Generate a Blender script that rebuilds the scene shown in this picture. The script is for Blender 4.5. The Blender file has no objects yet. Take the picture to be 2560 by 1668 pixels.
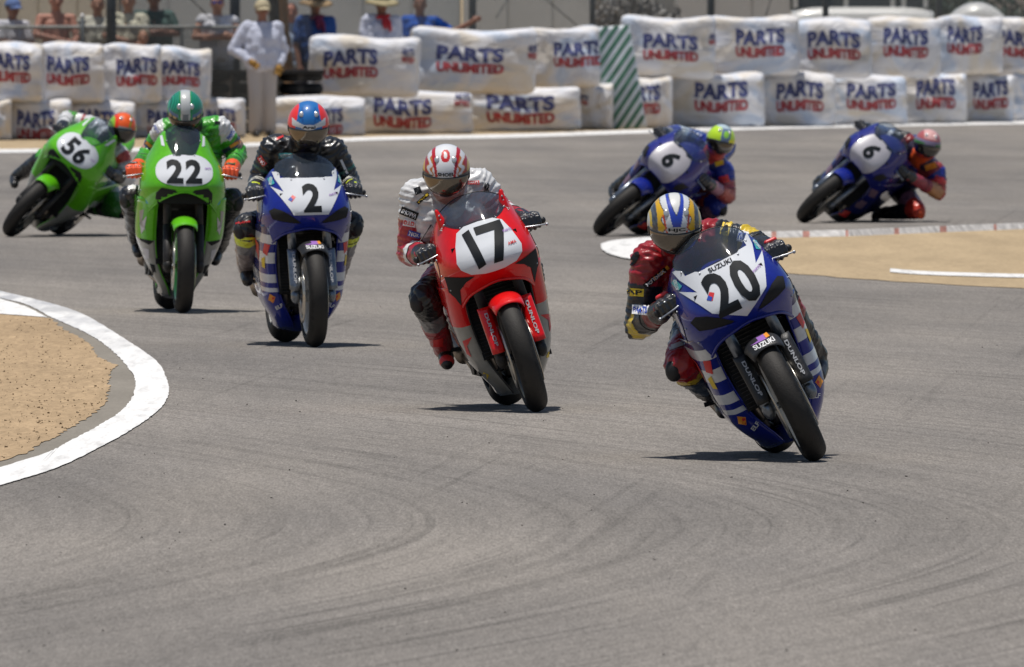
import bpy, bmesh, math, random
import numpy as np
from math import sin, cos, pi, radians, tan, atan, sqrt
from mathutils import Vector, Matrix, Euler
from mathutils.bvhtree import BVHTree
from mathutils import noise as mnoise

random.seed(7)
SC = bpy.context.scene
COL = SC.collection

# ------------------------------------------------------------------ camera
F = 44700.0                      # focal length in photograph pixels (2560 wide)
CAM_H = 2.204
ZT = 0.004                       # top of the asphalt
PITCH = atan(909.0 / F)
cam_d = bpy.data.cameras.new('camera')
cam = bpy.data.objects.new('camera', cam_d)
COL.objects.link(cam)
cam.location = (0, 0, CAM_H)
cam.rotation_euler = (pi / 2 - PITCH, 0, 0)
cam_d.sensor_width = 36.0
cam_d.sensor_fit = 'HORIZONTAL'
cam_d.lens = F / 2560 * 36.0
cam_d.clip_start = 1.0
cam_d.clip_end = 5000
cam_d.dof.use_dof = True
cam_d.dof.focus_distance = 86.0
cam_d.dof.aperture_fstop = 20.0
SC.camera = cam

# ------------------------------------------------------------------ sky and sun
SUN_DIR = Vector((-0.12, -0.035, 1.0)).normalized()      # towards the sun
sun_el = math.asin(SUN_DIR.z)
sun_az = math.atan2(SUN_DIR.x, SUN_DIR.y)
world = bpy.data.worlds.new('World')
SC.world = world
world.use_nodes = True
wn = world.node_tree
sky = wn.nodes.new('ShaderNodeTexSky')
sky.sky_type = 'NISHITA'
sky.sun_disc = False
sky.sun_elevation = sun_el
sky.sun_rotation = sun_az
sky.dust_density = 1.0
sky.ozone_density = 1.0
wn.links.new(sky.outputs[0], wn.nodes['Background'].inputs[0])
wn.nodes['Background'].inputs[1].default_value = 0.075
sl = bpy.data.lights.new('sun', 'SUN')
sl.energy = 4.5
sl.angle = radians(0.5)
sl.color = (1.0, 0.955, 0.89)
sun = bpy.data.objects.new('sun', sl)
COL.objects.link(sun)
sun.rotation_euler = SUN_DIR.to_track_quat('Z', 'Y').to_euler()
sun.location = (0, 80, 60)
SC.view_settings.view_transform = 'Standard'
SC.view_settings.look = 'None'
SC.view_settings.exposure = 0.0
SC.view_settings.gamma = 1.0
SC.view_settings.use_curve_mapping = False
SC.cycles.max_bounces = 7
SC.cycles.transparent_max_bounces = 12
SC.cycles.use_denoising = True


def ray(px, py):
    cp, sp = cos(PITCH), sin(PITCH)
    return Vector((px - 1280, F * cp + (834 - py) * sp, -F * sp + (834 - py) * cp))


def G(px, py, z=ZT):
    """ground point seen at a pixel of the photograph"""
    r = ray(px, py)
    k = (CAM_H - z) / -r.z
    return Vector((r.x * k, r.y * k, z))


def P(px, py, Y):
    """point at distance Y seen at a pixel"""
    r = ray(px, py)
    k = Y / r.y
    return Vector((r.x * k, Y, CAM_H + r.z * k))


# ------------------------------------------------------------------ materials
def nodes_of(m):
    nt = m.node_tree
    return nt, nt.nodes, nt.links, nt.nodes['Principled BSDF']


def mat(name, col, rough=0.5, metal=0.0, coat=0.0, spec=0.5, bump=0.0, bscale=60, var=0.0, vscale=8, alpha=None, attr=False):
    m = bpy.data.materials.new(name)
    m.use_nodes = True
    nt, N, L, b = nodes_of(m)
    b.inputs['Base Color'].default_value = (*col, 1)
    b.inputs['Roughness'].default_value = rough
    b.inputs['Metallic'].default_value = metal
    b.inputs['Coat Weight'].default_value = coat
    b.inputs['Coat Roughness'].default_value = 0.04
    b.inputs['Specular IOR Level'].default_value = spec
    if alpha is not None:
        b.inputs['Alpha'].default_value = alpha
    tc = N.new('ShaderNodeTexCoord')
    src = None
    if attr:
        a = N.new('ShaderNodeAttribute')
        a.attribute_name = 'Col'
        src = a.outputs['Color']
        L.new(src, b.inputs['Base Color'])
    if var > 0:
        n = N.new('ShaderNodeTexNoise')
        n.inputs['Scale'].default_value = vscale
        n.inputs['Detail'].default_value = 6
        L.new(tc.outputs['Object'], n.inputs['Vector'])
        mr = N.new('ShaderNodeMapRange')
        mr.inputs['From Min'].default_value = 0.3
        mr.inputs['From Max'].default_value = 0.7
        mr.inputs['To Min'].default_value = 1 - var
        mr.inputs['To Max'].default_value = 1 + var * 0.6
        L.new(n.outputs['Fac'], mr.inputs['Value'])
        mx = N.new('ShaderNodeVectorMath')
        mx.operation = 'SCALE'
        if src is None:
            mx.inputs[0].default_value = col
        else:
            L.new(src, mx.inputs[0])
        L.new(mr.outputs[0], mx.inputs['Scale'])
        L.new(mx.outputs[0], b.inputs['Base Color'])
    if bump > 0:
        n = N.new('ShaderNodeTexNoise')
        n.inputs['Scale'].default_value = bscale
        n.inputs['Detail'].default_value = 4
        n.inputs['Distortion'].default_value = 0.8
        L.new(tc.outputs['Object'], n.inputs['Vector'])
        bp = N.new('ShaderNodeBump')
        bp.inputs['Strength'].default_value = min(1.0, bump)
        bp.inputs['Distance'].default_value = 0.01
        L.new(n.outputs['Fac'], bp.inputs['Height'])
        L.new(bp.outputs[0], b.inputs['Normal'])
    return m


M = {}


def paint(name, col):
    if name not in M:
        M[name] = mat(name, col, rough=0.5, coat=0.8, spec=0.12, bump=0.03, bscale=14, var=0.10, vscale=30)
    return M[name]


WHITE = (0.62, 0.63, 0.65)
BLUE = (0.006, 0.016, 0.22)
paint('paint_blue', BLUE)
paint('paint_dark_blue', (0.010, 0.014, 0.12))
paint('paint_white', WHITE)
paint('paint_navy', (0.010, 0.014, 0.17))
paint('paint_red', (0.66, 0.003, 0.004))
paint('paint_green', (0.10, 0.43, 0.006))
paint('paint_silver', (0.30, 0.29, 0.26))
M['plate_dull'] = mat('plate_dull', (0.46, 0.44, 0.47), rough=0.4, coat=0.5, var=0.1)
M['plate_white'] = mat('plate_white', (0.62, 0.64, 0.67), rough=0.6, spec=0.1, coat=0.5, var=0.05)
M['ink_black'] = mat('ink_black', (0.010, 0.012, 0.014), rough=0.6, spec=0.1, coat=0.25)
M['ink_red'] = mat('ink_red', (0.6, 0.03, 0.03), rough=0.4)
M['ink_teal'] = mat('ink_teal', (0.05, 0.35, 0.38), rough=0.4)
M['ink_white'] = mat('ink_white', (0.7, 0.7, 0.7), rough=0.45)
M['ink_purple'] = mat('ink_purple', (0.28, 0.12, 0.42), rough=0.5)
M['ink_blue'] = mat('ink_blue', (0.03, 0.07, 0.4), rough=0.4)
M['ink_yellow'] = mat('ink_yellow', (0.72, 0.5, 0.02), rough=0.5)
M['ink_orange'] = mat('ink_orange', (0.75, 0.28, 0.02), rough=0.45)
M['black_plastic'] = mat('black_plastic', (0.012, 0.012, 0.013), rough=0.5, bump=0.2)
M['dark_void'] = mat('dark_void', (0.006, 0.006, 0.007), rough=0.8)
M['engine_dark'] = mat('engine_dark', (0.025, 0.023, 0.022), rough=0.55, metal=0.4, var=0.5, vscale=25)
M['alloy'] = mat('alloy', (0.42, 0.43, 0.45), rough=0.33, metal=0.9, var=0.2, vscale=40)
M['guard_grey'] = mat('guard_grey', (0.42, 0.43, 0.45), rough=0.5)
M['fork_metal'] = mat('fork_metal', (0.20, 0.22, 0.25), rough=0.32, metal=0.85, var=0.25, vscale=40)
M['gold_metal'] = mat('gold_metal', (0.45, 0.33, 0.18), rough=0.35, metal=0.8)
M['disc_metal'] = mat('disc_metal', (0.55, 0.52, 0.46), rough=0.3, metal=0.9)
M['exhaust_metal'] = mat('exhaust_metal', (0.30, 0.26, 0.22), rough=0.4, metal=0.9, var=0.4, vscale=15)
M['rim_black'] = mat('rim_black', (0.02, 0.02, 0.022), rough=0.35, metal=0.3)
M['rim_white'] = mat('rim_white', (0.6, 0.6, 0.58), rough=0.35)
M['rim_green'] = mat('rim_green', (0.06, 0.42, 0.03), rough=0.3, coat=0.6)
M['visor'] = mat('visor', (0.17, 0.145, 0.115), rough=0.12, metal=0.8, coat=0.4)
M['visor_dark'] = mat('visor_dark', (0.03, 0.026, 0.022), rough=0.08, metal=0.3, coat=1.0)
M['suit'] = mat('suit', (1, 1, 1), rough=0.36, attr=True, bump=0.8, bscale=17, var=0.18, vscale=30, coat=0.22)
M['helmet_paint'] = mat('helmet_paint', (1, 1, 1), rough=0.4, spec=0.2, attr=True, coat=0.8)
M['glove_black'] = mat('glove_black', (0.014, 0.013, 0.013), rough=0.33, bump=0.35, bscale=90, coat=0.4)
M['glove_armour'] = mat('glove_armour', (0.10, 0.095, 0.09), rough=0.18, coat=0.8)
M['boot_black'] = mat('boot_black', (0.016, 0.015, 0.015), rough=0.35, bump=0.2)
M['cloth'] = mat('cloth', (1, 1, 1), rough=0.9, attr=True, bump=0.9, bscale=9, spec=0.2)
M['skin'] = mat('skin', (1, 1, 1), rough=0.6, attr=True, bump=0.15, bscale=60)
M['post_metal'] = mat('post_metal', (0.035, 0.045, 0.055), rough=0.6, var=0.3)
M['wire'] = mat('wire', (0.13, 0.14, 0.14), rough=0.6, metal=0.3)
M['wood_brown'] = mat('wood_brown', (0.16, 0.075, 0.02), rough=0.8, bump=0.6, var=0.4, vscale=12)
M['wood_dark'] = mat('wood_dark', (0.012, 0.010, 0.009), rough=0.85)

# tyre: slick rubber, scrubbed crown with sunlight painted in as lighter brown
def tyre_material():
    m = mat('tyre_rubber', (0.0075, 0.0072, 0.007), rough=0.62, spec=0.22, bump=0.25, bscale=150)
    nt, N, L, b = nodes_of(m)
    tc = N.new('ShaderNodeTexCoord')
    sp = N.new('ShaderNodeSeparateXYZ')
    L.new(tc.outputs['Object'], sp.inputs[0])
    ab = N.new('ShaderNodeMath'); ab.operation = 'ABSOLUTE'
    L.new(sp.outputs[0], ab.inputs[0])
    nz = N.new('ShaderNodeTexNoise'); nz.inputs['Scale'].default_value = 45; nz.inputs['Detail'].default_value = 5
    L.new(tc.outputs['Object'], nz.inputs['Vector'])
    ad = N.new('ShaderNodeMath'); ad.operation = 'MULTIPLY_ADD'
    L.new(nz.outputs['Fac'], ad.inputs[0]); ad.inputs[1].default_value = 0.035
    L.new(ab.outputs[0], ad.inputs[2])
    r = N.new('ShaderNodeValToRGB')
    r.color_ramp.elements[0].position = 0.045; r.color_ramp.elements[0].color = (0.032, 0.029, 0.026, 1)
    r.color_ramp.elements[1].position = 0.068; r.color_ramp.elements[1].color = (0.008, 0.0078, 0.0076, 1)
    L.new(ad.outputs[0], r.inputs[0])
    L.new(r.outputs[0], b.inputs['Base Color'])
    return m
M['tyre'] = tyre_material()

# tinted screen
def screen_material():
    m = bpy.data.materials.new('tinted_screen')
    m.use_nodes = True
    nt, N, L, b = nodes_of(m)
    out = N['Material Output']
    tr = N.new('ShaderNodeBsdfTransparent')
    tr.inputs[0].default_value = (0.58, 0.65, 0.72, 1)
    gl = N.new('ShaderNodeBsdfGlossy')
    gl.inputs['Roughness'].default_value = 0.03
    gl.inputs['Color'].default_value = (1, 1, 1, 1)
    df = N.new('ShaderNodeBsdfDiffuse')
    df.inputs[0].default_value = (0.10, 0.13, 0.17, 1)
    m0 = N.new('ShaderNodeMixShader')
    m0.inputs[0].default_value = 0.17
    L.new(tr.outputs[0], m0.inputs[1])
    L.new(df.outputs[0], m0.inputs[2])
    fr = N.new('ShaderNodeFresnel')
    fr.inputs[0].default_value = 1.5
    mx = N.new('ShaderNodeMixShader')
    L.new(fr.outputs[0], mx.inputs[0])
    L.new(m0.outputs[0], mx.inputs[1])
    L.new(gl.outputs[0], mx.inputs[2])
    L.new(mx.outputs[0], out.inputs['Surface'])
    return m
M['screen'] = screen_material()


# ------------------------------------------------------------------ mesh helpers
class MB:
    def __init__(s):
        s.v, s.f, s.m = [], [], []

    def add(s, vs, fs, mi=0):
        o = len(s.v)
        s.v += [tuple(v) for v in vs]
        s.f += [tuple(i + o for i in f) for f in fs]
        s.m += [mi] * len(fs)

    def box(s, c, size, rot=None, mi=0, taper=1.0):
        x, y, z = [k / 2 for k in size]
        vs = []
        for k, (a, b, d) in enumerate([(-x, -y, -z), (x, -y, -z), (x, y, -z), (-x, y, -z), (-x, -y, z), (x, -y, z), (x, y, z), (-x, y, z)]):
            t = taper if d > 0 else 1
            v = Vector((a * t, b * t, d))
            if rot is not None:
                v = rot @ v
            vs.append(v + Vector(c))
        s.add(vs, [(0, 3, 2, 1), (4, 5, 6, 7), (0, 1, 5, 4), (1, 2, 6, 5), (2, 3, 7, 6), (3, 0, 4, 7)], mi)

    def tube(s, pts, rad, n=10, mi=0, round_ends=False, flat=1.0):
        pts = [Vector(p) for p in pts]
        if not hasattr(rad, '__len__'):
            rad = [rad] * len(pts)
        if round_ends:
            P2, R2 = [], []
            d0 = (pts[0] - pts[1]).normalized()
            for a in (80, 60, 35, 15):
                P2.append(pts[0] + d0 * rad[0] * sin(radians(a)))
                R2.append(rad[0] * cos(radians(a)))
            P2 += pts
            R2 += list(rad)
            d1 = (pts[-1] - pts[-2]).normalized()
            for a in (15, 35, 60, 80):
                P2.append(pts[-1] + d1 * rad[-1] * sin(radians(a)))
                R2.append(rad[-1] * cos(radians(a)))
            pts, rad = P2, R2
        rings = []
        prev = None
        for i, p in enumerate(pts):
            if i == 0:
                d = pts[1] - p
            elif i == len(pts) - 1:
                d = p - pts[i - 1]
            else:
                d = pts[i + 1] - pts[i - 1]
            if d.length < 1e-9:
                d = Vector((0, 0, 1))
            d.normalize()
            if prev is None:
                a = Vector((0, 0, 1)) if abs(d.z) < 0.9 else Vector((1, 0, 0))
                u = d.cross(a).normalized()
            else:
                u = (prev - d * prev.dot(d)).normalized()
            prev = u
            w = d.cross(u)
            rings.append([p + (u * cos(2 * pi * k / n) + w * flat * sin(2 * pi * k / n)) * rad[i] for k in range(n)])
        vs = [v for r in rings for v in r]
        fs = []
        for i in range(len(rings) - 1):
            for k in range(n):
                fs.append((i * n + k, i * n + (k + 1) % n, (i + 1) * n + (k + 1) % n, (i + 1) * n + k))
        fs.append(tuple(range(n - 1, -1, -1)))
        fs.append(tuple((len(rings) - 1) * n + k for k in range(n)))
        s.add(vs, fs, mi)

    def cap(s, a, ra, b, rb, n=14, mi=0):
        s.tube([a, (Vector(a) + Vector(b)) / 2, b], [ra, (ra + rb) / 2, rb], n, mi, round_ends=True)

    def ball(s, c, r, n=16, mi=0, rot=None):
        """ellipsoid"""
        if not hasattr(r, '__len__'):
            r = (r, r, r)
        vs, fs = [], []
        m = n // 2
        for i in range(1, m):
            t = pi * i / m
            for k in range(n):
                p = 2 * pi * k / n
                v = Vector((r[0] * sin(t) * cos(p), r[1] * sin(t) * sin(p), r[2] * cos(t)))
                if rot is not None:
                    v = rot @ v
                vs.append(v + Vector(c))
        top = Vector((0, 0, r[2]))
        bot = Vector((0, 0, -r[2]))
        if rot is not None:
            top, bot = rot @ top, rot @ bot
        vs += [top + Vector(c), bot + Vector(c)]
        T = len(vs) - 2
        for i in range(m - 2):
            for k in range(n):
                fs.append((i * n + k, (i + 1) * n + k, (i + 1) * n + (k + 1) % n, i * n + (k + 1) % n))
        for k in range(n):
            fs.append((T, k, (k + 1) % n))
            fs.append((T + 1, (m - 2) * n + (k + 1) % n, (m - 2) * n + k))
        s.add(vs, fs, mi)

    def lathe(s, prof, c=(0, 0, 0), n=48, mi=0, closed=True):
        """profile of (x, r) turned about the x axis through c"""
        vs, fs = [], []
        k = len(prof)
        for j in range(n):
            a = 2 * pi * j / n
            for (x, r) in prof:
                vs.append((c[0] + x, c[1] + r * cos(a), c[2] + r * sin(a)))
        for j in range(n):
            j2 = (j + 1) % n
            for i in range(k if closed else k - 1):
                i2 = (i + 1) % k
                fs.append((j * k + i, j * k + i2, j2 * k + i2, j2 * k + i))
        s.add(vs, fs, mi)

    def grid(s, pts, mi=0, mfun=None):
        """pts[i][j] rows of points"""
        o = len(s.v)
        nr, nc = len(pts), len(pts[0])
        for r in pts:
            s.v += [tuple(p) for p in r]
        for i in range(nr - 1):
            for j in range(nc - 1):
                s.f.append((o + i * nc + j, o + i * nc + j + 1, o + (i + 1) * nc + j + 1, o + (i + 1) * nc + j))
                s.m.append(mfun(i, j) if mfun else mi)

    def mesh(s, name, smooth=True):
        me = bpy.data.meshes.new(name)
        me.from_pydata(s.v, [], s.f)
        if any(s.m):
            me.polygons.foreach_set('material_index', s.m)
        if smooth:
            me.polygons.foreach_set('use_smooth', [True] * len(s.f))
        me.update()
        return me


def link(name, me, mats, parent=None, loc=None):
    o = bpy.data.objects.new(name, me)
    COL.objects.link(o)
    if me is not None and mats is not None:
        if not isinstance(mats, (list, tuple)):
            mats = [mats]
        if len(me.materials) == 0:
            for m in mats:
                me.materials.append(M[m] if isinstance(m, str) else m)
    if parent:
        o.parent = parent
    if loc is not None:
        o.location = loc
    return o


def tag(o, label=None, cat=None, group=None, kind=None):
    if label: o['label'] = label
    if cat: o['category'] = cat
    if group: o['group'] = group
    if kind: o['kind'] = kind
    return o


def empty(name, loc=(0, 0, 0)):
    o = bpy.data.objects.new(name, None)
    COL.objects.link(o)
    o.location = loc
    o.empty_display_size = 0.2
    return o


def modded(me, setup):
    """apply modifiers to a mesh and return a new mesh"""
    t = bpy.data.objects.new('tmp', me)
    COL.objects.link(t)
    setup(t)
    dg = bpy.context.evaluated_depsgraph_get()
    dg.update()
    r = bpy.data.meshes.new_from_object(t.evaluated_get(dg))
    bpy.data.objects.remove(t)
    bpy.data.meshes.remove(me)
    return r


def remesh(mb, name, voxel, smooth=4):
    me = mb.mesh(name)

    def st(t):
        r = t.modifiers.new('r', 'REMESH')
        r.mode = 'VOXEL'
        r.voxel_size = voxel
        r.use_smooth_shade = True
        k = t.modifiers.new('s', 'SMOOTH')
        k.factor = 0.5
        k.iterations = smooth
    r = modded(me, st)
    r.name = name
    return r


def solid(mb, name, th, bevel=0.0, offset=-1, sub=0):
    me = mb.mesh(name)

    def st(t):
        w = t.modifiers.new('w', 'WELD')
        w.merge_threshold = 0.0004
        s = t.modifiers.new('s', 'SOLIDIFY')
        s.thickness = th
        s.offset = offset
        if bevel:
            b = t.modifiers.new('b', 'BEVEL')
            b.width = bevel
            b.segments = 2
            b.limit_method = 'ANGLE'
        if sub:
            q = t.modifiers.new('q', 'SUBSURF')
            q.levels = sub
    r = modded(me, st)
    r.name = name
    return r


def set_col(me, cols):
    a = me.color_attributes.new('Col', 'FLOAT_COLOR', 'POINT')
    arr = np.ones((len(me.vertices), 4), dtype=np.float32)
    arr[:, :3] = cols
    a.data.foreach_set('color', arr.ravel())


def coords(me):
    a = np.empty(len(me.vertices) * 3, dtype=np.float64)
    me.vertices.foreach_get('co', a)
    return a.reshape(-1, 3)


def bvh_of(mes):
    vs, fs = [], []
    for me in (mes if isinstance(mes, (list, tuple)) else [mes]):
        o = len(vs)
        vs += [v.co.copy() for v in me.vertices]
        fs += [tuple(i + o for i in p.vertices) for p in me.polygons]
    return BVHTree.FromPolygons(vs, fs)


# ---- decals: flat print laid on a surface as real thin geometry
_flat_cache = {}


def flat_mesh(kind, data, cell, bold=0.0):
    key = (kind, str(data), str(cell), bold)
    if key in _flat_cache:
        return _flat_cache[key]
    if kind == 'text':
        cu = bpy.data.curves.new('t', 'FONT')
        cu.body = data
        cu.align_x = 'CENTER'
        cu.align_y = 'CENTER'
        cu.size = 1.0
        cu.offset = bold
        cu.fill_mode = 'FRONT'
        cu.resolution_u = 3
    else:
        cu = bpy.data.curves.new('t', 'CURVE')
        cu.dimensions = '2D'
        cu.fill_mode = 'FRONT'
        for poly in data:
            sp = cu.splines.new('POLY')
            sp.points.add(len(poly) - 1)
            for i, (x, y) in enumerate(poly):
                sp.points[i].co = (x, y, 0, 1)
            sp.use_cyclic_u = True
    t = bpy.data.objects.new('t', cu)
    COL.objects.link(t)
    dg = bpy.context.evaluated_depsgraph_get()
    dg.update()
    me = bpy.data.meshes.new_from_object(t.evaluated_get(dg))
    bpy.data.objects.remove(t)
    bm = bmesh.new()
    bm.from_mesh(me)
    bpy.data.meshes.remove(me)
    bmesh.ops.remove_doubles(bm, verts=bm.verts, dist=1e-5)
    if len(bm.verts):
        xs = [v.co.x for v in bm.verts]
        ys = [v.co.y for v in bm.verts]
        x0, x1, y0, y1 = min(xs), max(xs), min(ys), max(ys)
        if kind == 'text':
            w, h = x1 - x0, y1 - y0
            for v in bm.verts:
                v.co.x = (v.co.x - (x0 + x1) / 2) / w
                v.co.y = (v.co.y - (y0 + y1) / 2) / h
            x0, x1, y0, y1 = -0.5, 0.5, -0.5, 0.5
        cx, cy = cell if hasattr(cell, '__len__') else (cell, cell)
        for k in range(1, int((x1 - x0) / cx) + 1):
            g = bm.verts[:] + bm.edges[:] + bm.faces[:]
            bmesh.ops.bisect_plane(bm, geom=g, plane_co=(x0 + k * cx, 0, 0), plane_no=(1, 0, 0))
        for k in range(1, int((y1 - y0) / cy) + 1):
            g = bm.verts[:] + bm.edges[:] + bm.faces[:]
            bmesh.ops.bisect_plane(bm, geom=g, plane_co=(0, y0 + k * cy, 0), plane_no=(0, 1, 0))
    bm.verts.index_update()
    res = ([(v.co.x, v.co.y) for v in bm.verts], [tuple(v.index for v in f.verts) for f in bm.faces])
    bm.free()
    _flat_cache[key] = res
    return res


def lay(name, shape, mt, bvh, parent, O, U, V, off=0.0025, bend=None):
    """project a flat shape (verts2d, faces) on a surface; O origin, U,V axes"""
    v2, fs = shape
    O, U, V = Vector(O), Vector(U), Vector(V)
    D = V.cross(U).normalized()          # looking direction
    out, ok = [], []
    for (x, y) in v2:
        if bend:
            x, y = bend(x, y)
        p = O + U * x + V * y
        h = bvh.ray_cast(p - D * 1.2, D)
        if h[0] is None:
            out.append(p)
            ok.append(False)
        else:
            n = h[1]
            if n.dot(D) > 0:
                n = -n
            out.append(h[0] + n * off)
            ok.append(True)
    lim = 0.05 * 0.05
    ff = []
    for f in fs:
        if all(ok[i] for i in f):
            ds = [(out[f[i]] - out[f[i - 1]]).dot(D) for i in range(len(f))]
            if max(abs(k) for k in ds) < 0.09:
                ff.append(f)
    if not ff:
        return None
    used = sorted({i for f in ff for i in f})
    idx = {k: i for i, k in enumerate(used)}
    me = bpy.data.meshes.new(name)
    me.from_pydata([tuple(out[k]) for k in used], [], [tuple(idx[i] for i in f) for f in ff])
    # make faces point against D
    me.update()
    me.polygons.foreach_set('use_smooth', [True] * len(me.polygons))
    return link(name, me, mt, parent)


def ell(cx, cy, rx, ry, n=28, rot=0, p=1.0):
    o = []
    for k in range(n):
        a = 2 * pi * k / n
        x = rx * math.copysign(abs(cos(a)) ** p, cos(a))
        y = ry * math.copysign(abs(sin(a)) ** p, sin(a))
        o.append((cx + x * cos(rot) - y * sin(rot), cy + x * sin(rot) + y * cos(rot)))
    return o


def itp(x, tab):
    xs = [t[0] for t in tab]
    ys = [t[1] for t in tab]
    return float(np.interp(x, xs, ys))


def sm_itp(x, tab):
    """smooth (Catmull-Rom) interpolation"""
    n = len(tab)
    if x <= tab[0][0]: return tab[0][1]
    if x >= tab[-1][0]: return tab[-1][1]
    for i in range(n - 1):
        if x <= tab[i + 1][0]:
            break
    x0, y0 = tab[i]
    x1, y1 = tab[i + 1]
    m0 = (y1 - tab[i - 1][1]) / (x1 - tab[i - 1][0]) if i > 0 else (y1 - y0) / (x1 - x0)
    m1 = (tab[i + 2][1] - y0) / (tab[i + 2][0] - x0) if i + 2 < n else (y1 - y0) / (x1 - x0)
    h = x1 - x0
    t = (x - x0) / h
    return ((2 * t ** 3 - 3 * t * t + 1) * y0 + (t ** 3 - 2 * t * t + t) * h * m0 + (-2 * t ** 3 + 3 * t * t) * y1 + (t ** 3 - t * t) * h * m1)


# ================================================================== GROUND
def asphalt_material():
    m = bpy.data.materials.new('asphalt')
    m.use_nodes = True
    nt, N, L, b = nodes_of(m)
    tc = N.new('ShaderNodeTexCoord')
    sep = N.new('ShaderNodeSeparateXYZ')
    L.new(tc.outputs['Object'], sep.inputs[0])

    def mth(op, a, bb=None, c=None):
        n = N.new('ShaderNodeMath')
        n.operation = op
        for i, k in enumerate((a, bb, c)):
            if k is None: continue
            if isinstance(k, (int, float)):
                n.inputs[i].default_value = k
            else:
                L.new(k, n.inputs[i])
        return n.outputs[0]

    def comb(x, y, z=0.0):
        n = N.new('ShaderNodeCombineXYZ')
        for i, k in enumerate((x, y, z)):
            if isinstance(k, (int, float)):
                n.inputs[i].default_value = k
            else:
                L.new(k, n.inputs[i])
        return n.outputs[0]

    def noise(vec, sc, det=3, rough=0.5, dist=0.0):
        n = N.new('ShaderNodeTexNoise')
        n.inputs['Scale'].default_value = sc
        n.inputs['Detail'].default_value = det
        n.inputs['Roughness'].default_value = rough
        n.inputs['Distortion'].default_value = dist
        L.new(vec, n.inputs['Vector'])
        return n.outputs['Fac']

    def rng(v, a, bb, c, d):
        n = N.new('ShaderNodeMapRange')
        L.new(v, n.inputs[0])
        for i, k in enumerate((a, bb, c, d)):
            n.inputs[i + 1].default_value = k
        return n.outputs[0]
    X, Y = sep.outputs[0], sep.outputs[1]
    # worn lines of tyre passes: curves of constant u follow the corner
    dy = mth('SUBTRACT', Y, 71.0)
    # the corner opens out further up the road
    q = mth('DIVIDE', mth('MULTIPLY', dy, dy), mth('ADD', mth('MULTIPLY', mth('ABSOLUTE', dy), 3.0), 62.0))
    u = mth('ADD', X, q)
    fine = noise(comb(mth('MULTIPLY', u, 34.0), mth('MULTIPLY', Y, 0.10)), 1.0, 2)
    mid = noise(comb(mth('MULTIPLY', u, 11.0), mth('MULTIPLY', Y, 0.07), 3.0), 1.0, 4)
    wide = noise(comb(mth('MULTIPLY', u, 2.2), mth('MULTIPLY', Y, 0.05), 7.0), 1.0, 3)
    # a second family that crosses the first
    u2 = mth('ADD', X, mth('MULTIPLY', dy, 0.035))
    mid2 = noise(comb(mth('MULTIPLY', u2, 9.0), mth('MULTIPLY', Y, 0.12), 13.0), 1.0, 4, 0.6, 0.6)
    patch = noise(comb(mth('MULTIPLY', X, 0.5), mth('MULTIPLY', Y, 0.055), 1.0), 1.0, 4, 0.6)
    grain = noise(comb(mth('MULTIPLY', X, 95.0), mth('MULTIPLY', Y, 5.0)), 1.0, 4, 0.75)
    grain2 = noise(comb(mth('MULTIPLY', X, 28.0), mth('MULTIPLY', Y, 1.7), 5.0), 1.0, 5, 0.7)
    s = mth('MULTIPLY', rng(fine, 0.3, 0.7, 0.975, 1.025), rng(mid, 0.3, 0.7, 0.84, 1.10))
    s = mth('MULTIPLY', s, rng(wide, 0.3, 0.7, 0.94, 1.06))
    s = mth('MULTIPLY', s, rng(mid2, 0.35, 0.65, 0.96, 1.03))
    s = mth('MULTIPLY', s, rng(patch, 0.3, 0.7, 0.87, 1.09))
    s = mth('MULTIPLY', s, rng(grain, 0.2, 0.8, 0.45, 1.55))
    s = mth('MULTIPLY', s, rng(grain2, 0.25, 0.75, 0.80, 1.20))
    # sharper dark streaks where tyres slid
    st = rng(mid, 0.56, 0.64, 0.0, 1.0)
    st = mth('MULTIPLY', st, rng(grain2, 0.40, 0.6, 0.03, 0.16))
    arc = noise(comb(mth('MULTIPLY', u, 17.0), mth('MULTIPLY', Y, 0.055), 21.0), 1.0, 3, 0.55, 0.25)
    gate = noise(comb(mth('MULTIPLY', X, 1.1), mth('MULTIPLY', Y, 0.06), 31.0), 1.0, 2)
    ar = mth('MULTIPLY', rng(arc, 0.55, 0.65, 0.0, 0.27), rng(gate, 0.42, 0.60, 0.0, 1.0))
    s = mth('MULTIPLY', s, mth('SUBTRACT', 1.0, ar))
    # a line or two of rubber right across the corner
    u3 = mth('ADD', X, mth('MULTIPLY', dy, -0.05))
    arc3 = noise(comb(mth('MULTIPLY', u3, 14.0), mth('MULTIPLY', Y, 0.05), 41.0), 1.0, 3, 0.5, 0.3)
    s = mth('MULTIPLY', s, mth('SUBTRACT', 1.0, mth('MULTIPLY', rng(arc3, 0.58, 0.66, 0.0, 0.18), rng(gate, 0.35, 0.5, 1.0, 0.0))))
    # darker rubbered lane further up the road
    lane = noise(comb(mth('MULTIPLY', X, 0.12), mth('MULTIPLY', Y, 0.13), 51.0), 1.0, 3, 0.5)
    s = mth('MULTIPLY', s, rng(lane, 0.35, 0.65, 0.90, 1.05))
    s = mth('MULTIPLY', s, mth('SUBTRACT', 1.0, st))
    warm = rng(patch, 0.35, 0.65, 0.0, 1.0)
    mixc = N.new('ShaderNodeMix')
    mixc.data_type = 'RGBA'
    L.new(warm, mixc.inputs[0])
    mixc.inputs[6].default_value = (0.194, 0.179, 0.165, 1)
    mixc.inputs[7].default_value = (0.217, 0.197, 0.175, 1)
    vm = N.new('ShaderNodeVectorMath')
    vm.operation = 'SCALE'
    L.new(mixc.outputs[2], vm.inputs[0])
    L.new(s, vm.inputs['Scale'])
    L.new(vm.outputs[0], b.inputs['Base Color'])
    b.inputs['Roughness'].default_value = 0.95
    b.inputs['Specular IOR Level'].default_value = 0.1
    return m


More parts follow.
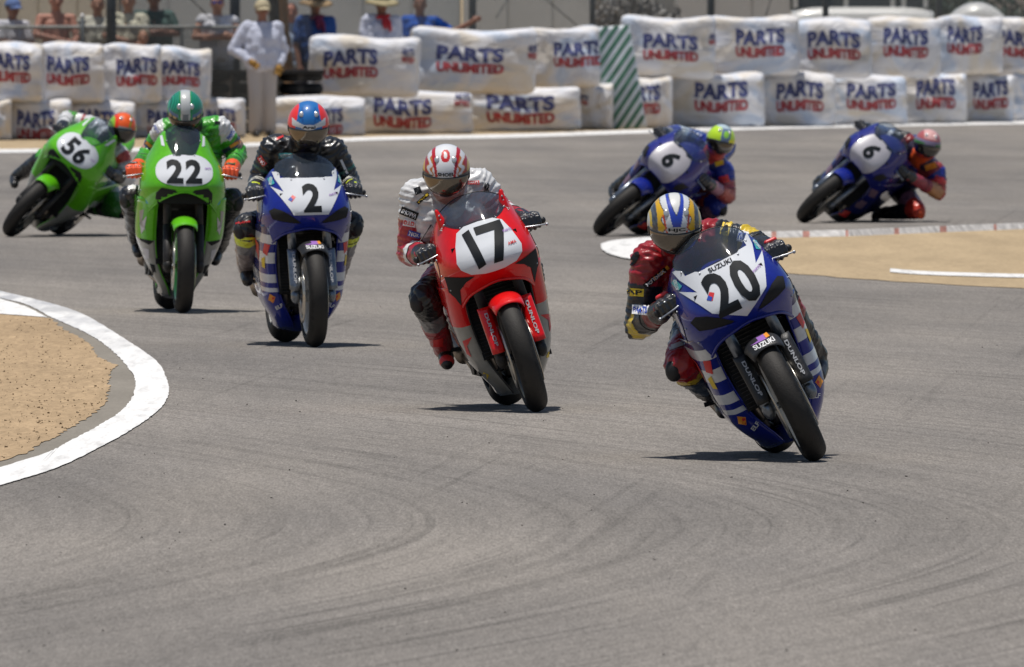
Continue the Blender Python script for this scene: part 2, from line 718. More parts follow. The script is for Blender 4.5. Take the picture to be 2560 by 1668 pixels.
def dirt_material(name='dirt', col=(0.385, 0.278, 0.170), amp=0.36):
    m = bpy.data.materials.new(name)
    m.use_nodes = True
    nt, N, L, b = nodes_of(m)
    tc = N.new('ShaderNodeTexCoord')
    mp = N.new('ShaderNodeMapping')
    mp.inputs['Scale'].default_value = (1, 0.09, 1)
    L.new(tc.outputs['Object'], mp.inputs[0])
    n = N.new('ShaderNodeTexNoise')
    n.inputs['Scale'].default_value = 22
    n.inputs['Detail'].default_value = 8
    n.inputs['Roughness'].default_value = 0.75
    n.inputs['Distortion'].default_value = 1.0
    L.new(mp.outputs[0], n.inputs['Vector'])
    n2 = N.new('ShaderNodeTexNoise')
    n2.inputs['Scale'].default_value = 2.5
    n2.inputs['Detail'].default_value = 4
    L.new(mp.outputs[0], n2.inputs['Vector'])
    r = N.new('ShaderNodeValToRGB')
    c = Vector(col)
    r.color_ramp.elements[0].position = 0.30
    r.color_ramp.elements[0].color = (*(c * (1 - amp)), 1)
    r.color_ramp.elements[1].position = 0.68
    r.color_ramp.elements[1].color = (*(c * (1 + amp * 0.45)), 1)
    L.new(n.outputs['Fac'], r.inputs[0])
    mr = N.new('ShaderNodeMapRange')
    mr.inputs[1].default_value = 0.3
    mr.inputs[2].default_value = 0.7
    mr.inputs[3].default_value = 0.88
    mr.inputs[4].default_value = 1.1
    L.new(n2.outputs['Fac'], mr.inputs[0])
    vm = N.new('ShaderNodeVectorMath')
    vm.operation = 'SCALE'
    L.new(r.outputs[0], vm.inputs[0])
    L.new(mr.outputs[0], vm.inputs['Scale'])
    L.new(vm.outputs[0], b.inputs['Base Color'])
    b.inputs['Roughness'].default_value = 1.0
    b.inputs['Specular IOR Level'].default_value = 0.05
    return m


def line_paint_material(name, wear=0.5, col=(0.80, 0.79, 0.77)):
    m = bpy.data.materials.new(name)
    m.use_nodes = True
    nt, N, L, b = nodes_of(m)
    tc = N.new('ShaderNodeTexCoord')
    mp = N.new('ShaderNodeMapping')
    mp.inputs['Scale'].default_value = (1, 0.06, 1)
    L.new(tc.outputs['Object'], mp.inputs[0])
    n = N.new('ShaderNodeTexNoise')
    n.inputs['Scale'].default_value = 14
    n.inputs['Detail'].default_value = 8
    n.inputs['Roughness'].default_value = 0.7
    L.new(mp.outputs[0], n.inputs['Vector'])
    r = N.new('ShaderNodeValToRGB')
    e = r.color_ramp.elements
    c = Vector(col)
    e[0].position = 0.30
    e[0].color = (*(c * (1 - wear)), 1)
    e[1].position = 0.50
    e[1].color = (*c, 1)
    L.new(n.outputs['Fac'], r.inputs[0])
    L.new(r.outputs[0], b.inputs['Base Color'])
    b.inputs['Roughness'].default_value = 0.8
    b.inputs['Specular IOR Level'].default_value = 0.2
    return m


M['asphalt'] = asphalt_material()
M['apron'] = dirt_material('dusty_apron', (0.225, 0.205, 0.175), 0.14)
M['dirt'] = dirt_material()
M['dirt_far'] = dirt_material('dirt_far', (0.385, 0.295, 0.185), 0.22)
M['line_white'] = line_paint_material('line_white', 0.30, (0.70, 0.69, 0.67))
def kerb_paint_material():
    m = line_paint_material('kerb_paint', 0.30, (0.70, 0.69, 0.67))
    nt, N, L, b = nodes_of(m)
    src = b.inputs['Base Color'].links[0].from_socket
    tc = N.new('ShaderNodeTexCoord')
    sp = N.new('ShaderNodeSeparateXYZ')
    L.new(tc.outputs['Object'], sp.inputs[0])
    mp = N.new('ShaderNodeMapping')
    mp.inputs['Scale'].default_value = (2.2, 0.16, 1)
    L.new(tc.outputs['Object'], mp.inputs[0])
    n = N.new('ShaderNodeTexNoise')
    n.inputs['Scale'].default_value = 3
    n.inputs['Detail'].default_value = 6
    L.new(mp.outputs[0], n.inputs['Vector'])
    a = N.new('ShaderNodeMapRange')            # rubber from tyres that clip the kerb further up
    a.inputs[1].default_value = 97
    a.inputs[2].default_value = 118
    a.inputs[3].default_value = 0.0
    a.inputs[4].default_value = 1.0
    L.new(sp.outputs[1], a.inputs[0])
    q = N.new('ShaderNodeMapRange')
    q.inputs[1].default_value = 0.35
    q.inputs[2].default_value = 0.6
    L.new(n.outputs['Fac'], q.inputs[0])
    mu = N.new('ShaderNodeMath')
    mu.operation = 'MULTIPLY'
    L.new(a.outputs[0], mu.inputs[0])
    L.new(q.outputs[0], mu.inputs[1])
    mx = N.new('ShaderNodeMix')
    mx.data_type = 'RGBA'
    L.new(mu.outputs[0], mx.inputs[0])
    L.new(src, mx.inputs[6])
    mx.inputs[7].default_value = (0.40, 0.40, 0.41, 1)
    L.new(mx.outputs[2], b.inputs['Base Color'])
    return m


M['kerb_paint'] = kerb_paint_material()
M['line_worn'] = line_paint_material('line_worn', 0.45, (0.66, 0.65, 0.63))
M['kerb_red'] = mat('kerb_red', (0.42, 0.20, 0.16), rough=0.8, var=0.4, vscale=20)
M['kerb_white'] = mat('kerb_white', (0.58, 0.56, 0.54), rough=0.8, var=0.35, vscale=12)


def densify(pts, closed=True, step=0.35, jit=0.0, seed=0, smooth=True):
    """resample a ground outline, lightly roughened; y is compressed by the view so x jitter rules"""
    rnd = random.Random(seed)
    n = len(pts)
    out = []
    rngi = range(n if closed else n - 1)
    for i in rngi:
        p0 = pts[(i - 1) % n] if closed or i > 0 else pts[i]
        p1, p2 = pts[i], pts[(i + 1) % n]
        p3 = pts[(i + 2) % n] if closed or i + 2 < n else p2
        L_ = (p2 - p1).length
        k = max(2, min(60, int(L_ / step)))
        for j in range(k):
            t = j / k
            if smooth:
                q = 0.5 * ((2 * p1) + (p2 - p0) * t + (2 * p0 - 5 * p1 + 4 * p2 - p3) * t * t + (3 * p1 - p0 - 3 * p2 + p3) * t ** 3)
            else:
                q = p1.lerp(p2, t)
            q = q.copy()
            q.x += jit * (rnd.random() - 0.5)
            q.y += jit * 6 * (rnd.random() - 0.5)
            out.append(q)
    if not closed:
        out.append(pts[-1].copy())
    return out


def sheet(name, pts, z, mt, kind='structure', smooth_shade=False):
    bm = bmesh.new()
    vs = [bm.verts.new((p.x, p.y, z)) for p in pts]
    f = bm.faces.new(vs)
    bm.normal_update()
    if f.normal.z < 0:
        f.normal_flip()
    bmesh.ops.triangulate(bm, faces=[f])
    me = bpy.data.meshes.new(name)
    bm.to_mesh(me)
    bm.free()
    o = link(name, me, mt)
    o['kind'] = kind
    return o


def band(name, A, B, z, mt, parent=None, rise=0.0):
    """strip between two polylines with the same count"""
    mb = MB()
    rows = []
    for a, b in zip(A, B):
        if rise:
            rows.append([(a.x, a.y, z), (a.x * 0.85 + b.x * 0.15, a.y * 0.85 + b.y * 0.15, z + rise),
                         (a.x * 0.15 + b.x * 0.85, a.y * 0.15 + b.y * 0.85, z + rise), (b.x, b.y, z)])
        else:
            rows.append([(a.x, a.y, z), (b.x, b.y, z)])
    mb.grid(rows)
    me = mb.mesh(name)
    bm = bmesh.new()
    bm.from_mesh(me)
    bmesh.ops.recalc_face_normals(bm, faces=bm.faces)
    if sum(f.normal.z for f in bm.faces) < 0:
        bmesh.ops.reverse_faces(bm, faces=bm.faces)
    bm.to_mesh(me)
    bm.free()
    o = link(name, me, mt, parent)
    return o


# far edge of the track (white line) and foot of the barrier, photograph pixels
EDGE = [(-900, 396), (0, 383), (420, 377), (900, 353), (1280, 345), (1600, 334), (2000, 322), (2560, 311), (3500, 296)]
edge_pts = [G(x, y) for x, y in EDGE]
edge2_pts = [G(x, y - 9) for x, y in EDGE]
sheet('ground', [Vector((-900, -200, 0)), Vector((900, -200, 0)), Vector((900, 3000, 0)), Vector((-900, 3000, 0))], 0.0, 'dirt_far')
dense_edge = densify(edge_pts, closed=False, step=0.25, smooth=True)
sheet('track', [Vector((-60, -30, 0)), Vector((60, -30, 0)), Vector((60, dense_edge[-1].y, 0))] + dense_edge[::-1] + [Vector((-60, dense_edge[0].y, 0))], ZT, 'asphalt')
A = densify(edge_pts, closed=False, step=0.25, jit=0.02, seed=3)
B = densify(edge2_pts, closed=False, step=0.25, jit=0.1, seed=3)
n_ = min(len(A), len(B))
o = band('edge_line', A[:n_], B[:n_], ZT + 0.004, 'line_worn')
o['kind'] = 'structure'

# ---- left inside of the corner: apron, painted kerb, dirt
K_OUT = [(-420, 640), (-200, 682), (0, 729), (144, 765), (217, 792), (289, 835), (361, 882), (397, 911), (419, 955), (421, 990), (397, 1027), (336, 1072), (253, 1119), (144, 1171), (0, 1216), (-200, 1270), (-420, 1320)]
K_IN = [(-420, 658), (-200, 700), (0, 747), (65, 763), (130, 796), (202, 828), (253, 857), (300, 897), (333, 940), (339, 969), (329, 998), (307, 1027), (253, 1063), (181, 1102), (90, 1144), (-200, 1225), (-420, 1270)]
D_OUT = [(-420, 720), (-200, 765), (0, 788), (119, 797), (155, 824), (217, 857), (238, 889), (278, 908), (296, 918), (275, 932), (271, 950), (267, 998), (238, 1034), (180, 1070), (108, 1110), (0, 1157), (-420, 1250)]
ko = [G(x, y) for x, y in K_OUT]
ki = [G(x, y) for x, y in K_IN]
ap = densify(ki, closed=False, step=1.0)
sheet('apron', ap + [Vector((-16, ap[-1].y, 0)), Vector((-16, ap[0].y, 0))], ZT + 0.003, 'apron')


def uni(pts, n, jit=0.0, seed=1):
    """n points evenly spread by index along a smooth curve"""
    rnd = random.Random(seed)
    out = []
    m = len(pts) - 1
    for i in range(n):
        s = i / (n - 1) * m
        k = min(int(s), m - 1)
        t = s - k
        p0, p1, p2, p3 = pts[max(k - 1, 0)], pts[k], pts[k + 1], pts[min(k + 2, m)]
        q = 0.5 * ((2 * p1) + (p2 - p0) * t + (2 * p0 - 5 * p1 + 4 * p2 - p3) * t * t + (3 * p1 - p0 - 3 * p2 + p3) * t ** 3)
        q.x += jit * (rnd.random() - 0.5)
        out.append(q)
    return out


o = band('kerb', uni(ko, 260, 0.006, 1), uni(ki, 260, 0.010, 2), ZT + 0.006, 'kerb_paint', rise=0.004)
o['kind'] = 'structure'
dpts = densify([G(x, y) for x, y in D_OUT], closed=False, step=0.22, jit=0.03, seed=5)
sheet('dirt_infield', dpts + [Vector((-16, dpts[-1].y, 0)), Vector((-16, dpts[0].y, 0))], ZT + 0.0065, 'dirt')
wp = [G(x, y) for x, y in [(-420, 668), (-200, 708), (0, 750), (60, 768), (119, 797), (0, 788), (-200, 765), (-420, 722)]]
sheet('painted_patch', densify(wp, closed=True, step=0.3, jit=0.01, smooth=False, seed=8), ZT + 0.010, 'line_white')

# loose clods on the left dirt
mb = MB()
rnd = random.Random(11)
for k in range(900):
    px, py = rnd.uniform(-60, 290), rnd.uniform(800, 1150)
    # inside test against the outline
    ins = False
    poly = D_OUT + [(-421, 1250), (-421, 720)]
    j = len(poly) - 1
    for i in range(len(poly)):
        xi, yi = poly[i]
        xj, yj = poly[j]
        if (yi > py) != (yj > py) and px < (xj - xi) * (py - yi) / (yj - yi + 1e-9) + xi:
            ins = not ins
        j = i
    if not ins: continue
    g = G(px, py)
    s = rnd.choice([0.001, 0.0015, 0.002, 0.003]) * rnd.uniform(0.6, 1.4)
    rr = Euler((rnd.random() * 3, rnd.random() * 3, rnd.random() * 3)).to_matrix()
    mb.box((g.x, g.y, ZT + 0.0065 + s * 0.35), (s * 2.6, s * 3.4, s * 1.1), rr)
o = link('dirt_clods', mb.mesh('dirt_clods', False), mat('clod', (0.24, 0.17, 0.10), rough=1.0, var=0.5, vscale=3))
tag(o, 'loose clods scattered over the tan dirt inside the left kerb', 'clods', kind='stuff')

# small stones and rubber crumbs flung on the asphalt
mb = MB()
for k in range(230):
    px, py = rnd.uniform(-50, 2600), rnd.uniform(760, 1660)
    if px < 460 and rnd.random() < 0.2: continue
    if px > 460 and rnd.random() < 0.55: continue
    g = G(px, py)
    s = rnd.uniform(0.001, 0.0024)
    rr = Euler((rnd.random() * 3, rnd.random() * 3, rnd.random() * 3)).to_matrix()
    mb.box((g.x, g.y, ZT + s * 0.5), (s * 3, s * 5, s * 1.6), rr)
o = link('loose_stones', mb.mesh('loose_stones', False), mat('stone_dark', (0.10, 0.09, 0.08), rough=1.0))
tag(o, 'small dark stones and rubber crumbs strewn over the asphalt', 'stones', kind='stuff')

# ---- right: dirt tongue with a red and white kerb
R_OUT = [(1600, 632), (1640, 606), (1760, 596), (1900, 592), (2200, 586), (2560, 570), (3100, 548), (3100, 742), (2560, 722), (2350, 712), (2150, 698), (1960, 684), (1800, 668), (1660, 650)]
rp = densify([G(x, y) for x, y in R_OUT], closed=True, step=0.5, jit=0.05, seed=9)
sheet('dirt_verge', rp, ZT + 0.004, 'dirt_far')
wl = [(2440, 678), (2500, 681), (2560, 684), (2800, 690), (3100, 694)]
wl = [(2225, 678), (2300, 684), (2400, 688), (2560, 692), (2800, 696), (3100, 702)]
o = band('verge_line', uni([G(x, y + 5) for x, y in wl], 80, 0.0, 3), uni([G(x, y - 4) for x, y in wl], 80, 0.0, 4), ZT + 0.009, 'line_worn')
o['kind'] = 'structure'
tip = [(1502, 620), (1520, 607), (1580, 600), (1650, 597), (1660, 628), (1640, 645), (1590, 652), (1530, 640)]
sheet('kerb_tip', densify([G(x, y) for x, y in tip], closed=True, step=0.5, jit=0.02, seed=12), ZT + 0.012, 'line_worn')
# kerb blocks: each block its own object
kx = [1800, 1878, 1941, 2024, 2121, 2248, 2367, 2492, 2625, 2760, 2900, 3040]
kroot = empty('striped_kerb', G(2200, 585))
tag(kroot, 'low kerb of white blocks with red joints at the edge of the right dirt verge', 'kerb', kind='structure')
for i in range(len(kx) - 1):
    xa, xb = kx[i], kx[i + 1]
    red = 7 + (i % 3) * 5
    ya = itp(xa, [(1800, 600), (1880, 597), (2121, 592), (2400, 580), (2560, 574), (3100, 554)])
    yb = itp(xb, [(1800, 600), (1880, 597), (2121, 592), (2400, 580), (2560, 574), (3100, 554)])
    for (x0, x1, nm, mt, hh) in ((xa, xb - red, 'kerb_block', 'kerb_white', 0.055), (xb - red, xb, 'kerb_joint', 'kerb_red', 0.050)):
        f0 = (x0 - xa) / (xb - xa)
        f1 = (x1 - xa) / (xb - xa)
        g0, g1 = G(x0, ya + (yb - ya) * f0), G(x1, ya + (yb - ya) * f1)
        mbk = MB()
        dpt = Vector((0.02, 1.3, 0))
        sl_ = Vector((0, 0.10, 0))
        H1 = Vector((0, 0, hh))
        a0, a1 = g0.copy(), g1.copy()
        a0.z = a1.z = ZT + 0.002
        mbk.add([a0, a1, a1 + sl_ + H1, a0 + sl_ + H1, a1 + dpt + H1 * 0.5, a0 + dpt + H1 * 0.5, a1 + dpt, a0 + dpt],
                [(0, 1, 2, 3), (3, 2, 4, 5), (5, 4, 6, 7), (0, 3, 5, 7), (1, 6, 4, 2)])
        ob = link(nm, mbk.mesh(nm, False), mt)
        ob.parent = kroot
        ob.matrix_parent_inverse = Matrix.Translation(-Vector(kroot.location))


# ================================================================== BALES
def bale_print_material():
    m = bpy.data.materials.new('bale_vinyl')
    m.use_nodes = True
    nt, N, L, b = nodes_of(m)
    tc = N.new('ShaderNodeTexCoord')
    oi = N.new('ShaderNodeObjectInfo')
    ad = N.new('ShaderNodeVectorMath')
    ad.operation = 'ADD'
    L.new(tc.outputs['Object'], ad.inputs[0])
    mu = N.new('ShaderNodeMath')
    mu.operation = 'MULTIPLY'
    mu.inputs[1].default_value = 37.0
    L.new(oi.outputs['Random'], mu.inputs[0])
    L.new(mu.outputs[0], ad.inputs[1])
    n = N.new('ShaderNodeTexNoise')
    n.inputs['Scale'].default_value = 1.6
    n.inputs['Detail'].default_value = 2
    n.inputs['Distortion'].default_value = 1.2
    L.new(ad.outputs[0], n.inputs['Vector'])
    r = N.new('ShaderNodeValToRGB')
    e = r.color_ramp.elements
    e[0].position = 0.36
    e[0].color = (0.50, 0.56, 0.66, 1)
    e[1].position = 0.64
    e[1].color = (0.62, 0.56, 0.48, 1)
    q = e.new(0.44)
    q.color = (0.63, 0.63, 0.66, 1)
    q = e.new(0.55)
    q.color = (0.64, 0.62, 0.61, 1)
    L.new(n.outputs['Fac'], r.inputs[0])
    L.new(r.outputs[0], b.inputs['Base Color'])
    b.inputs['Roughness'].default_value = 0.55
    n2 = N.new('ShaderNodeTexNoise')
    n2.inputs['Scale'].default_value = 3.0
    n2.inputs['Detail'].default_value = 5
    n2.inputs['Distortion'].default_value = 1.6
    L.new(ad.outputs[0], n2.inputs['Vector'])
    bp = N.new('ShaderNodeBump')
    bp.inputs['Strength'].default_value = 0.8
    bp.inputs['Distance'].default_value = 0.06
    L.new(n2.outputs['Fac'], bp.inputs['Height'])
    L.new(bp.outputs[0], b.inputs['Normal'])
    return m


M['bale'] = bale_print_material()
M['print_navy'] = mat('print_navy', (0.05, 0.06, 0.18), rough=0.6, var=0.5, vscale=9)
M['print_red'] = mat('print_red', (0.36, 0.035, 0.045), rough=0.6, var=0.45, vscale=9)


def bale_mesh(seed):
    """unit bale: x,z in [-.5,.5], y depth 0..-0.6 (front face at -y)"""
    rnd = random.Random(seed)
    off = Vector((rnd.random() * 50, rnd.random() * 50, 0))
    bm = bmesh.new()
    bmesh.ops.create_cube(bm, size=1.0)
    bmesh.ops.subdivide_edges(bm, edges=bm.edges[:], cuts=13, use_grid_fill=True)
    cxs = [rnd.uniform(-0.02, 0.02) for _ in range(8)]
    for v in bm.verts:
        x, y, z = v.co
        # rounded box with a slack cover
        rx, ry, rz = 0.06, 0.16, 0.09
        p = Vector((x, y, z))
        def rd(a, r):
            k = max(0.0, abs(a) - (0.5 - r)) / r
            return k
        kx_, ky_, kz_ = rd(x, rx), rd(y, ry), rd(z, rz)
        k = sqrt(kx_ * kx_ + ky_ * ky_ + kz_ * kz_)
        if k > 1:
            s = 1 / k
            if kx_ > 0: p.x = math.copysign(0.5 - rx + rx * kx_ * s, x)
            if ky_ > 0: p.y = math.copysign(0.5 - ry + ry * ky_ * s, y)
            if kz_ > 0: p.z = math.copysign(0.5 - rz + rz * kz_ * s, z)
        nz = mnoise.noise(p * 2.2 + off)
        nz2 = mnoise.noise(p * 6.0 + off)
        bulge = (0.25 - x * x) * (0.25 - z * z) * 1.0
        if y < 0: p.y -= bulge * 0.9
        fold = abs(mnoise.noise(Vector((p.x * 5 + off.x, p.z * 1.6 + off.y, 2))))
        p.y -= (nz * 0.09 + nz2 * 0.035 + fold * 0.09) * (1 if y < 0 else 0.3)
        p.z += 0.035 * nz * (1 if z > 0 else 0.5) + 0.018 * nz2 + (cxs[0] * x * 2) + (-0.03 * cos(x * 6 + seed) if z > 0.3 else 0)
        p.x += 0.014 * nz2 + cxs[1] * z
        v.co = p
    me = bpy.data.meshes.new('bale')
    bm.to_mesh(me)
    bm.free()
    me.polygons.foreach_set('use_smooth', [True] * len(me.polygons))
    return me


def letter_mesh(name, me, txt, cx, cz, w, h, seed, bold):
    bvh = bvh_of(me)
    sh = flat_mesh('text', txt, (0.05, 0.12), bold)
    rnd = random.Random(seed)
    a, b_, c = rnd.uniform(-0.05, 0.05), rnd.uniform(1.5, 3.5), rnd.uniform(0, 6)

    def bend(x, y):
        return (x + y * a * 0.6 * h, y + 0.10 * sin(b_ * x * 2 + c) + a * x + 0.03 * sin(17 * x + c) * (y + 0.5))
    o = lay(name, sh, 'print_navy', bvh, None, (cx, 0, cz), (w, 0, 0), (0, 0, h), off=0.010, bend=bend)
    m = o.data
    bpy.data.objects.remove(o)
    return m


NV = 6
bale_vars = []
for s in range(NV):
    me = bale_mesh(s * 7 + 3)
    me.materials.append(M['bale'])
    bale_vars.append(me)
letter_cache = {}


def bale(px0, px1, py0, py1, Y, txt, label, seed, small=None, group='sponsor bales of the barrier'):
    """px rectangle of the front face at distance Y; txt = (x0,x1,y0,y1) pixel box of the lettering"""
    a, b_ = P(px0, py1, Y), P(px1, py0, Y)
    w, h = b_.x - a.x, b_.z - a.z
    cx, cz = (a.x + b_.x) / 2, (a.z + b_.z) / 2
    v = seed % NV
    root = link('hay_bale', bale_vars[v], None, None, (cx, Y + 0.35, cz))
    root.scale = (w * 1.075, 0.75, h * 1.05)
    root.rotation_euler = (0, radians(((seed * 37) % 7 - 3) * 0.22), radians(((seed * 53) % 9 - 4) * 0.6))
    tag(root, label, 'barrier bale', group)
    W_, H_ = px1 - px0, py1 - py0
    for (tx, nm, body, mt, y0f, y1f, bold) in ((txt, 'brand_lettering', 'PARTS', 'print_navy', 0.02, 0.55, 0.050), (txt, 'brand_lettering', 'UNLIMITED', 'print_red', 0.61, 0.97, 0.055)):
        if tx is None: continue
        x0, x1, y0, y1 = tx
        yy0, yy1 = y0 + (y1 - y0) * y0f, y0 + (y1 - y0) * y1f
        cxx = ((x0 + x1) / 2 - (px0 + px1) / 2) / W_ / 1.03
        czz = -((yy0 + yy1) / 2 - (py0 + py1) / 2) / H_ / 1.03
        m = letter_mesh(nm, bale_vars[v], body, cxx, czz, (x1 - x0) / W_ / 1.03, (yy1 - yy0) / H_ / 1.03, seed, bold)
        m.materials.clear()
        m.materials.append(M[mt])
        link(nm, m, None, root)
    if small:
        x0, x1, y0, y1 = small
        for (body, mt, yy0, yy1) in (('ARTS', 'print_navy', y0, y0 + (y1 - y0) * 0.52), ('IMITED', 'print_red', y0 + (y1 - y0) * 0.6, y1)):
            cxx = ((x0 + x1) / 2 - (px0 + px1) / 2) / W_ / 1.03
            czz = -((yy0 + yy1) / 2 - (py0 + py1) / 2) / H_ / 1.03
            m = letter_mesh('brand_lettering', bale_vars[v], body, cxx, czz, (x1 - x0) / W_ / 1.03, (yy1 - yy0) / H_ / 1.03, seed + 3, 0.05)
            m.materials.clear()
            m.materials.append(M[mt])
            link('brand_lettering', m, None, root)
    return root


def base_y(px):   # foot of the barrier
    return itp(px, [(-300, 353), (0, 351), (560, 345), (800, 340), (1280, 329), (1600, 322), (2000, 317), (2560, 304), (2900, 298)])


def dist_at(px):
    return G(px, base_y(px), 0.0).y


ORD = ['first', 'second', 'third', 'fourth', 'fifth', 'sixth', 'seventh', 'eighth']
L_TOP = [(-60, 103, 113, 252, (-24, 77, 134, 208), None), (103, 253, 112, 254, (118, 219, 142, 214), None),
         (253, 396, 116, 256, (291, 388, 145, 216), None), (396, 522, 124, 256, (407, 497, 153, 216), None)]
L_BOT = [(-60, 24, 254, 352, None, None), (24, 172, 254, 351, (46, 136, 276, 350), None), (172, 330, 256, 350, (201, 287, 274, 344), None),
         (330, 470, 257, 349, (373, 460, 276, 342), None), (470, 606, 249, 344, (520, 590, 272, 330), None)]
M_TOP = [(783, 1038, 96, 238, (817, 947, 124, 197), (1004, 1031, 122, 157)), (1036, 1326, 78, 230, (1092, 1253, 117, 184), (1309, 1331, 112, 146)),
         (1326, 1492, 74, 216, (1383, 1500, 103, 168), None)]
M_BOT = [(666, 902, 244, 342, (772, 853, 268, 336), None), (900, 1170, 232, 336, (938, 1077, 246, 321), (1131, 1166, 232, 266)),
         (1168, 1440, 222, 330, (1221, 1384, 238, 310), None), (1440, 1530, 210, 326, None, (1444, 1472, 238, 262))]
R_TOP = [(1560, 1780, 48, 194, (1612, 1744, 86, 153), (1768, 1792, 86, 112)), (1780, 1990, 46, 186, (1843, 1960, 72, 144), None),
         (1989, 2173, 52, 192, (2024, 2151, 78, 150), None), (2172, 2344, 48, 190, (2208, 2315, 71, 145), None),
         (2343, 2500, 46, 182, (2369, 2453, 66, 137), None), (2498, 2660, 52, 186, (2495, 2600, 76, 144), None)]
R_BOT = [(1560, 1676, 198, 322, (1560, 1648, 216, 290), None), (1676, 1902, 188, 319, (1739, 1866, 206, 281), None),
         (1900, 2082, 186, 317, (1944, 2057, 204, 280), None), (2080, 2260, 192, 314, (2121, 2239, 209, 276), None),
         (2258, 2412, 188, 310, (2295, 2388, 199, 275), None), (2410, 2532, 190, 307, (2438, 2521, 203, 274), None), (2530, 2670, 188, 304, None, None)]
seed = 0
for rows, where in (((L_TOP, 'top row'), 'of the left stack, behind the green motorcycles'), ((L_BOT, 'bottom row'), 'of the left stack, behind the green motorcycles'),
                    ((M_TOP, 'top row'), 'between white marshal and green striped panel'), ((M_BOT, 'bottom row'), 'between white marshal and green striped panel'),
                    ((R_TOP, 'top row'), 'right of the green striped panel'), ((R_BOT, 'bottom row'), 'right of the green striped panel')):
    lst, rn = rows
    for i, (x0, x1, y0, y1, t, s) in enumerate(lst):
        Y = dist_at((x0 + x1) / 2) + (0.25 if rn == 'top row' else 0.0)
        if rn == 'bottom row':
            y1 = base_y((x0 + x1) / 2) - 1
        bale(x0, x1, y0, y1, Y, t, 'printed bale %s from left, %s %s' % (ORD[i], rn, where), seed, s)
        seed += 1

# green striped panel hung over the end of the right stretch
Y = dist_at(1540) - 0.35
quad = [P(1471, 70, Y + 0.1), P(1574, 62, Y + 0.1), P(1618, 321, Y), P(1522, 325, Y)]
M['panel_white'] = mat('panel_white', (0.55, 0.60, 0.64), rough=0.6, var=0.2, vscale=3, bump=0.3, bscale=4)
M['panel_green'] = mat('panel_green', (0.05, 0.16, 0.10), rough=0.6, var=0.3, vscale=5)


def qp(u, v, out=0.0):
    """point on the hanging panel, v down"""
    top = quad[0].lerp(quad[1], u)
    bot = quad[3].lerp(quad[2], u)
    p = top.lerp(bot, v)
    p.y += -0.05 * sin(v * pi) - 0.02 * sin(u * 7 + v * 5) - out
    return p


mb = MB()
mb.grid([[qp(i / 12, j / 20) for i in range(13)] for j in range(21)])
panel = link('striped_panel', solid(mb, 'striped_panel', 0.02, offset=0), 'panel_white')
tag(panel, 'white panel with slanting green stripes hung on the barrier behind the riders', 'panel')
for k in range(-18, 19):                                     # slanting stripes, clipped to the panel
    w_ = 0.125
    rows = []
    for j in range(25):
        v = j / 24
        u0 = 0.5 + k * 0.255 - (v - 0.5) * 2.3
        ua, ub = max(0.0, u0), min(1.0, u0 + w_)
        if ub > ua:
            rows.append([qp(ua, v, 0.016), qp((ua + ub) / 2, v, 0.016), qp(ub, v, 0.016)])
    if len(rows) > 2:
        mb = MB()
        mb.grid(rows)
        link('stripe', mb.mesh('stripe'), 'panel_green', panel)

# low black tyre wall in the gap where the marshal stands
def tyre_wall(px0, px1, py0, label):
    Y = dist_at(650) + 2.2
    a, b_ = P(px0, py0, Y), P(px1, py0, Y)
    root = empty('tyre_wall', ((a.x + b_.x) / 2, Y, 0))
    tag(root, label, 'tyre wall')
    n = max(1, round((b_.x - a.x) / 0.58))
    pr = []
    for k in range(13):
        t = radians(-90 + 15 * k)
        pr.append((0.10 * sin(t), 0.24 + 0.055 * cos(t)))
    pr += [(0.09, 0.15), (-0.09, 0.15)]
    mb = MB()
    mb.lathe(pr, n=24)
    me0 = mb.mesh('tyre')
    me0.transform(Matrix.Rotation(pi / 2, 4, 'Y'))
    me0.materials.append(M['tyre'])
    m_ = 5
    for i in range(n):
        for j in range(m_):
            o = link('tyre', me0, None, root)
            o.location = (a.x - root.location.x + 0.29 + i * (b_.x - a.x) / n, 0.02 * ((i + j) % 2), 0.10 + j * (a.z - 0.12) / (m_ - 1) * 0.93)
            o.scale = (1, 1, (a.z - 0.1) / 1.0)
    mb = MB()
    mb.box((0, 0.0, a.z - 0.02), (b_.x - a.x, 0.7, 0.05))
    link('belt_cap', mb.mesh('belt_cap', False), 'engine_dark', root)


tyre_wall(470, 812, 176, 'low black tyre wall with a flat belt on top behind the marshal')

# ================================================================== FENCES
def wire_mesh_panel(x0, x1, z0, z1, Y, cell, r, parent, name='chain_link'):
    mb = MB()
    H_ = z1 - z0
    k = x0 - H_
    while k < x1:
        for sgn in (1, -1):
            a = (k, z0) if sgn > 0 else (k, z1)
            pts = []
            for t in (0, 1):
                x = k + t * H_
                z = z0 + t * H_ if sgn > 0 else z1 - t * H_
                pts.append((x, z))
            (xa, za), (xb, zb) = pts
            if xb < x0 or xa > x1: continue
            if xa < x0:
                za += (zb - za) * (x0 - xa) / (xb - xa); xa = x0
            if xb > x1:
                zb = za + (zb - za) * (x1 - xa) / (xb - xa); xb = x1
            dx, dz = (xb - xa), (zb - za)
            l = sqrt(dx * dx + dz * dz)
            if l < 0.02: continue
            nx, nz = -dz / l * r, dx / l * r
            yy = Y + (0.003 if sgn > 0 else -0.003)
            mb.add([(xa + nx, yy, za + nz), (xa - nx, yy, za - nz), (xa, yy + 1.5 * r, za), (xb + nx, yy, zb + nz), (xb - nx, yy, zb - nz), (xb, yy + 1.5 * r, zb)],
                   [(0, 1, 4, 3), (1, 2, 5, 4), (2, 0, 3, 5)])
        k += cell
    o = link(name, mb.mesh(name, False), 'wire', parent)
    o['kind'] = 'stuff'
    return o


FY = dist_at(1280) + 3.2


def fyp(px):
    return dist_at(px) + 3.2


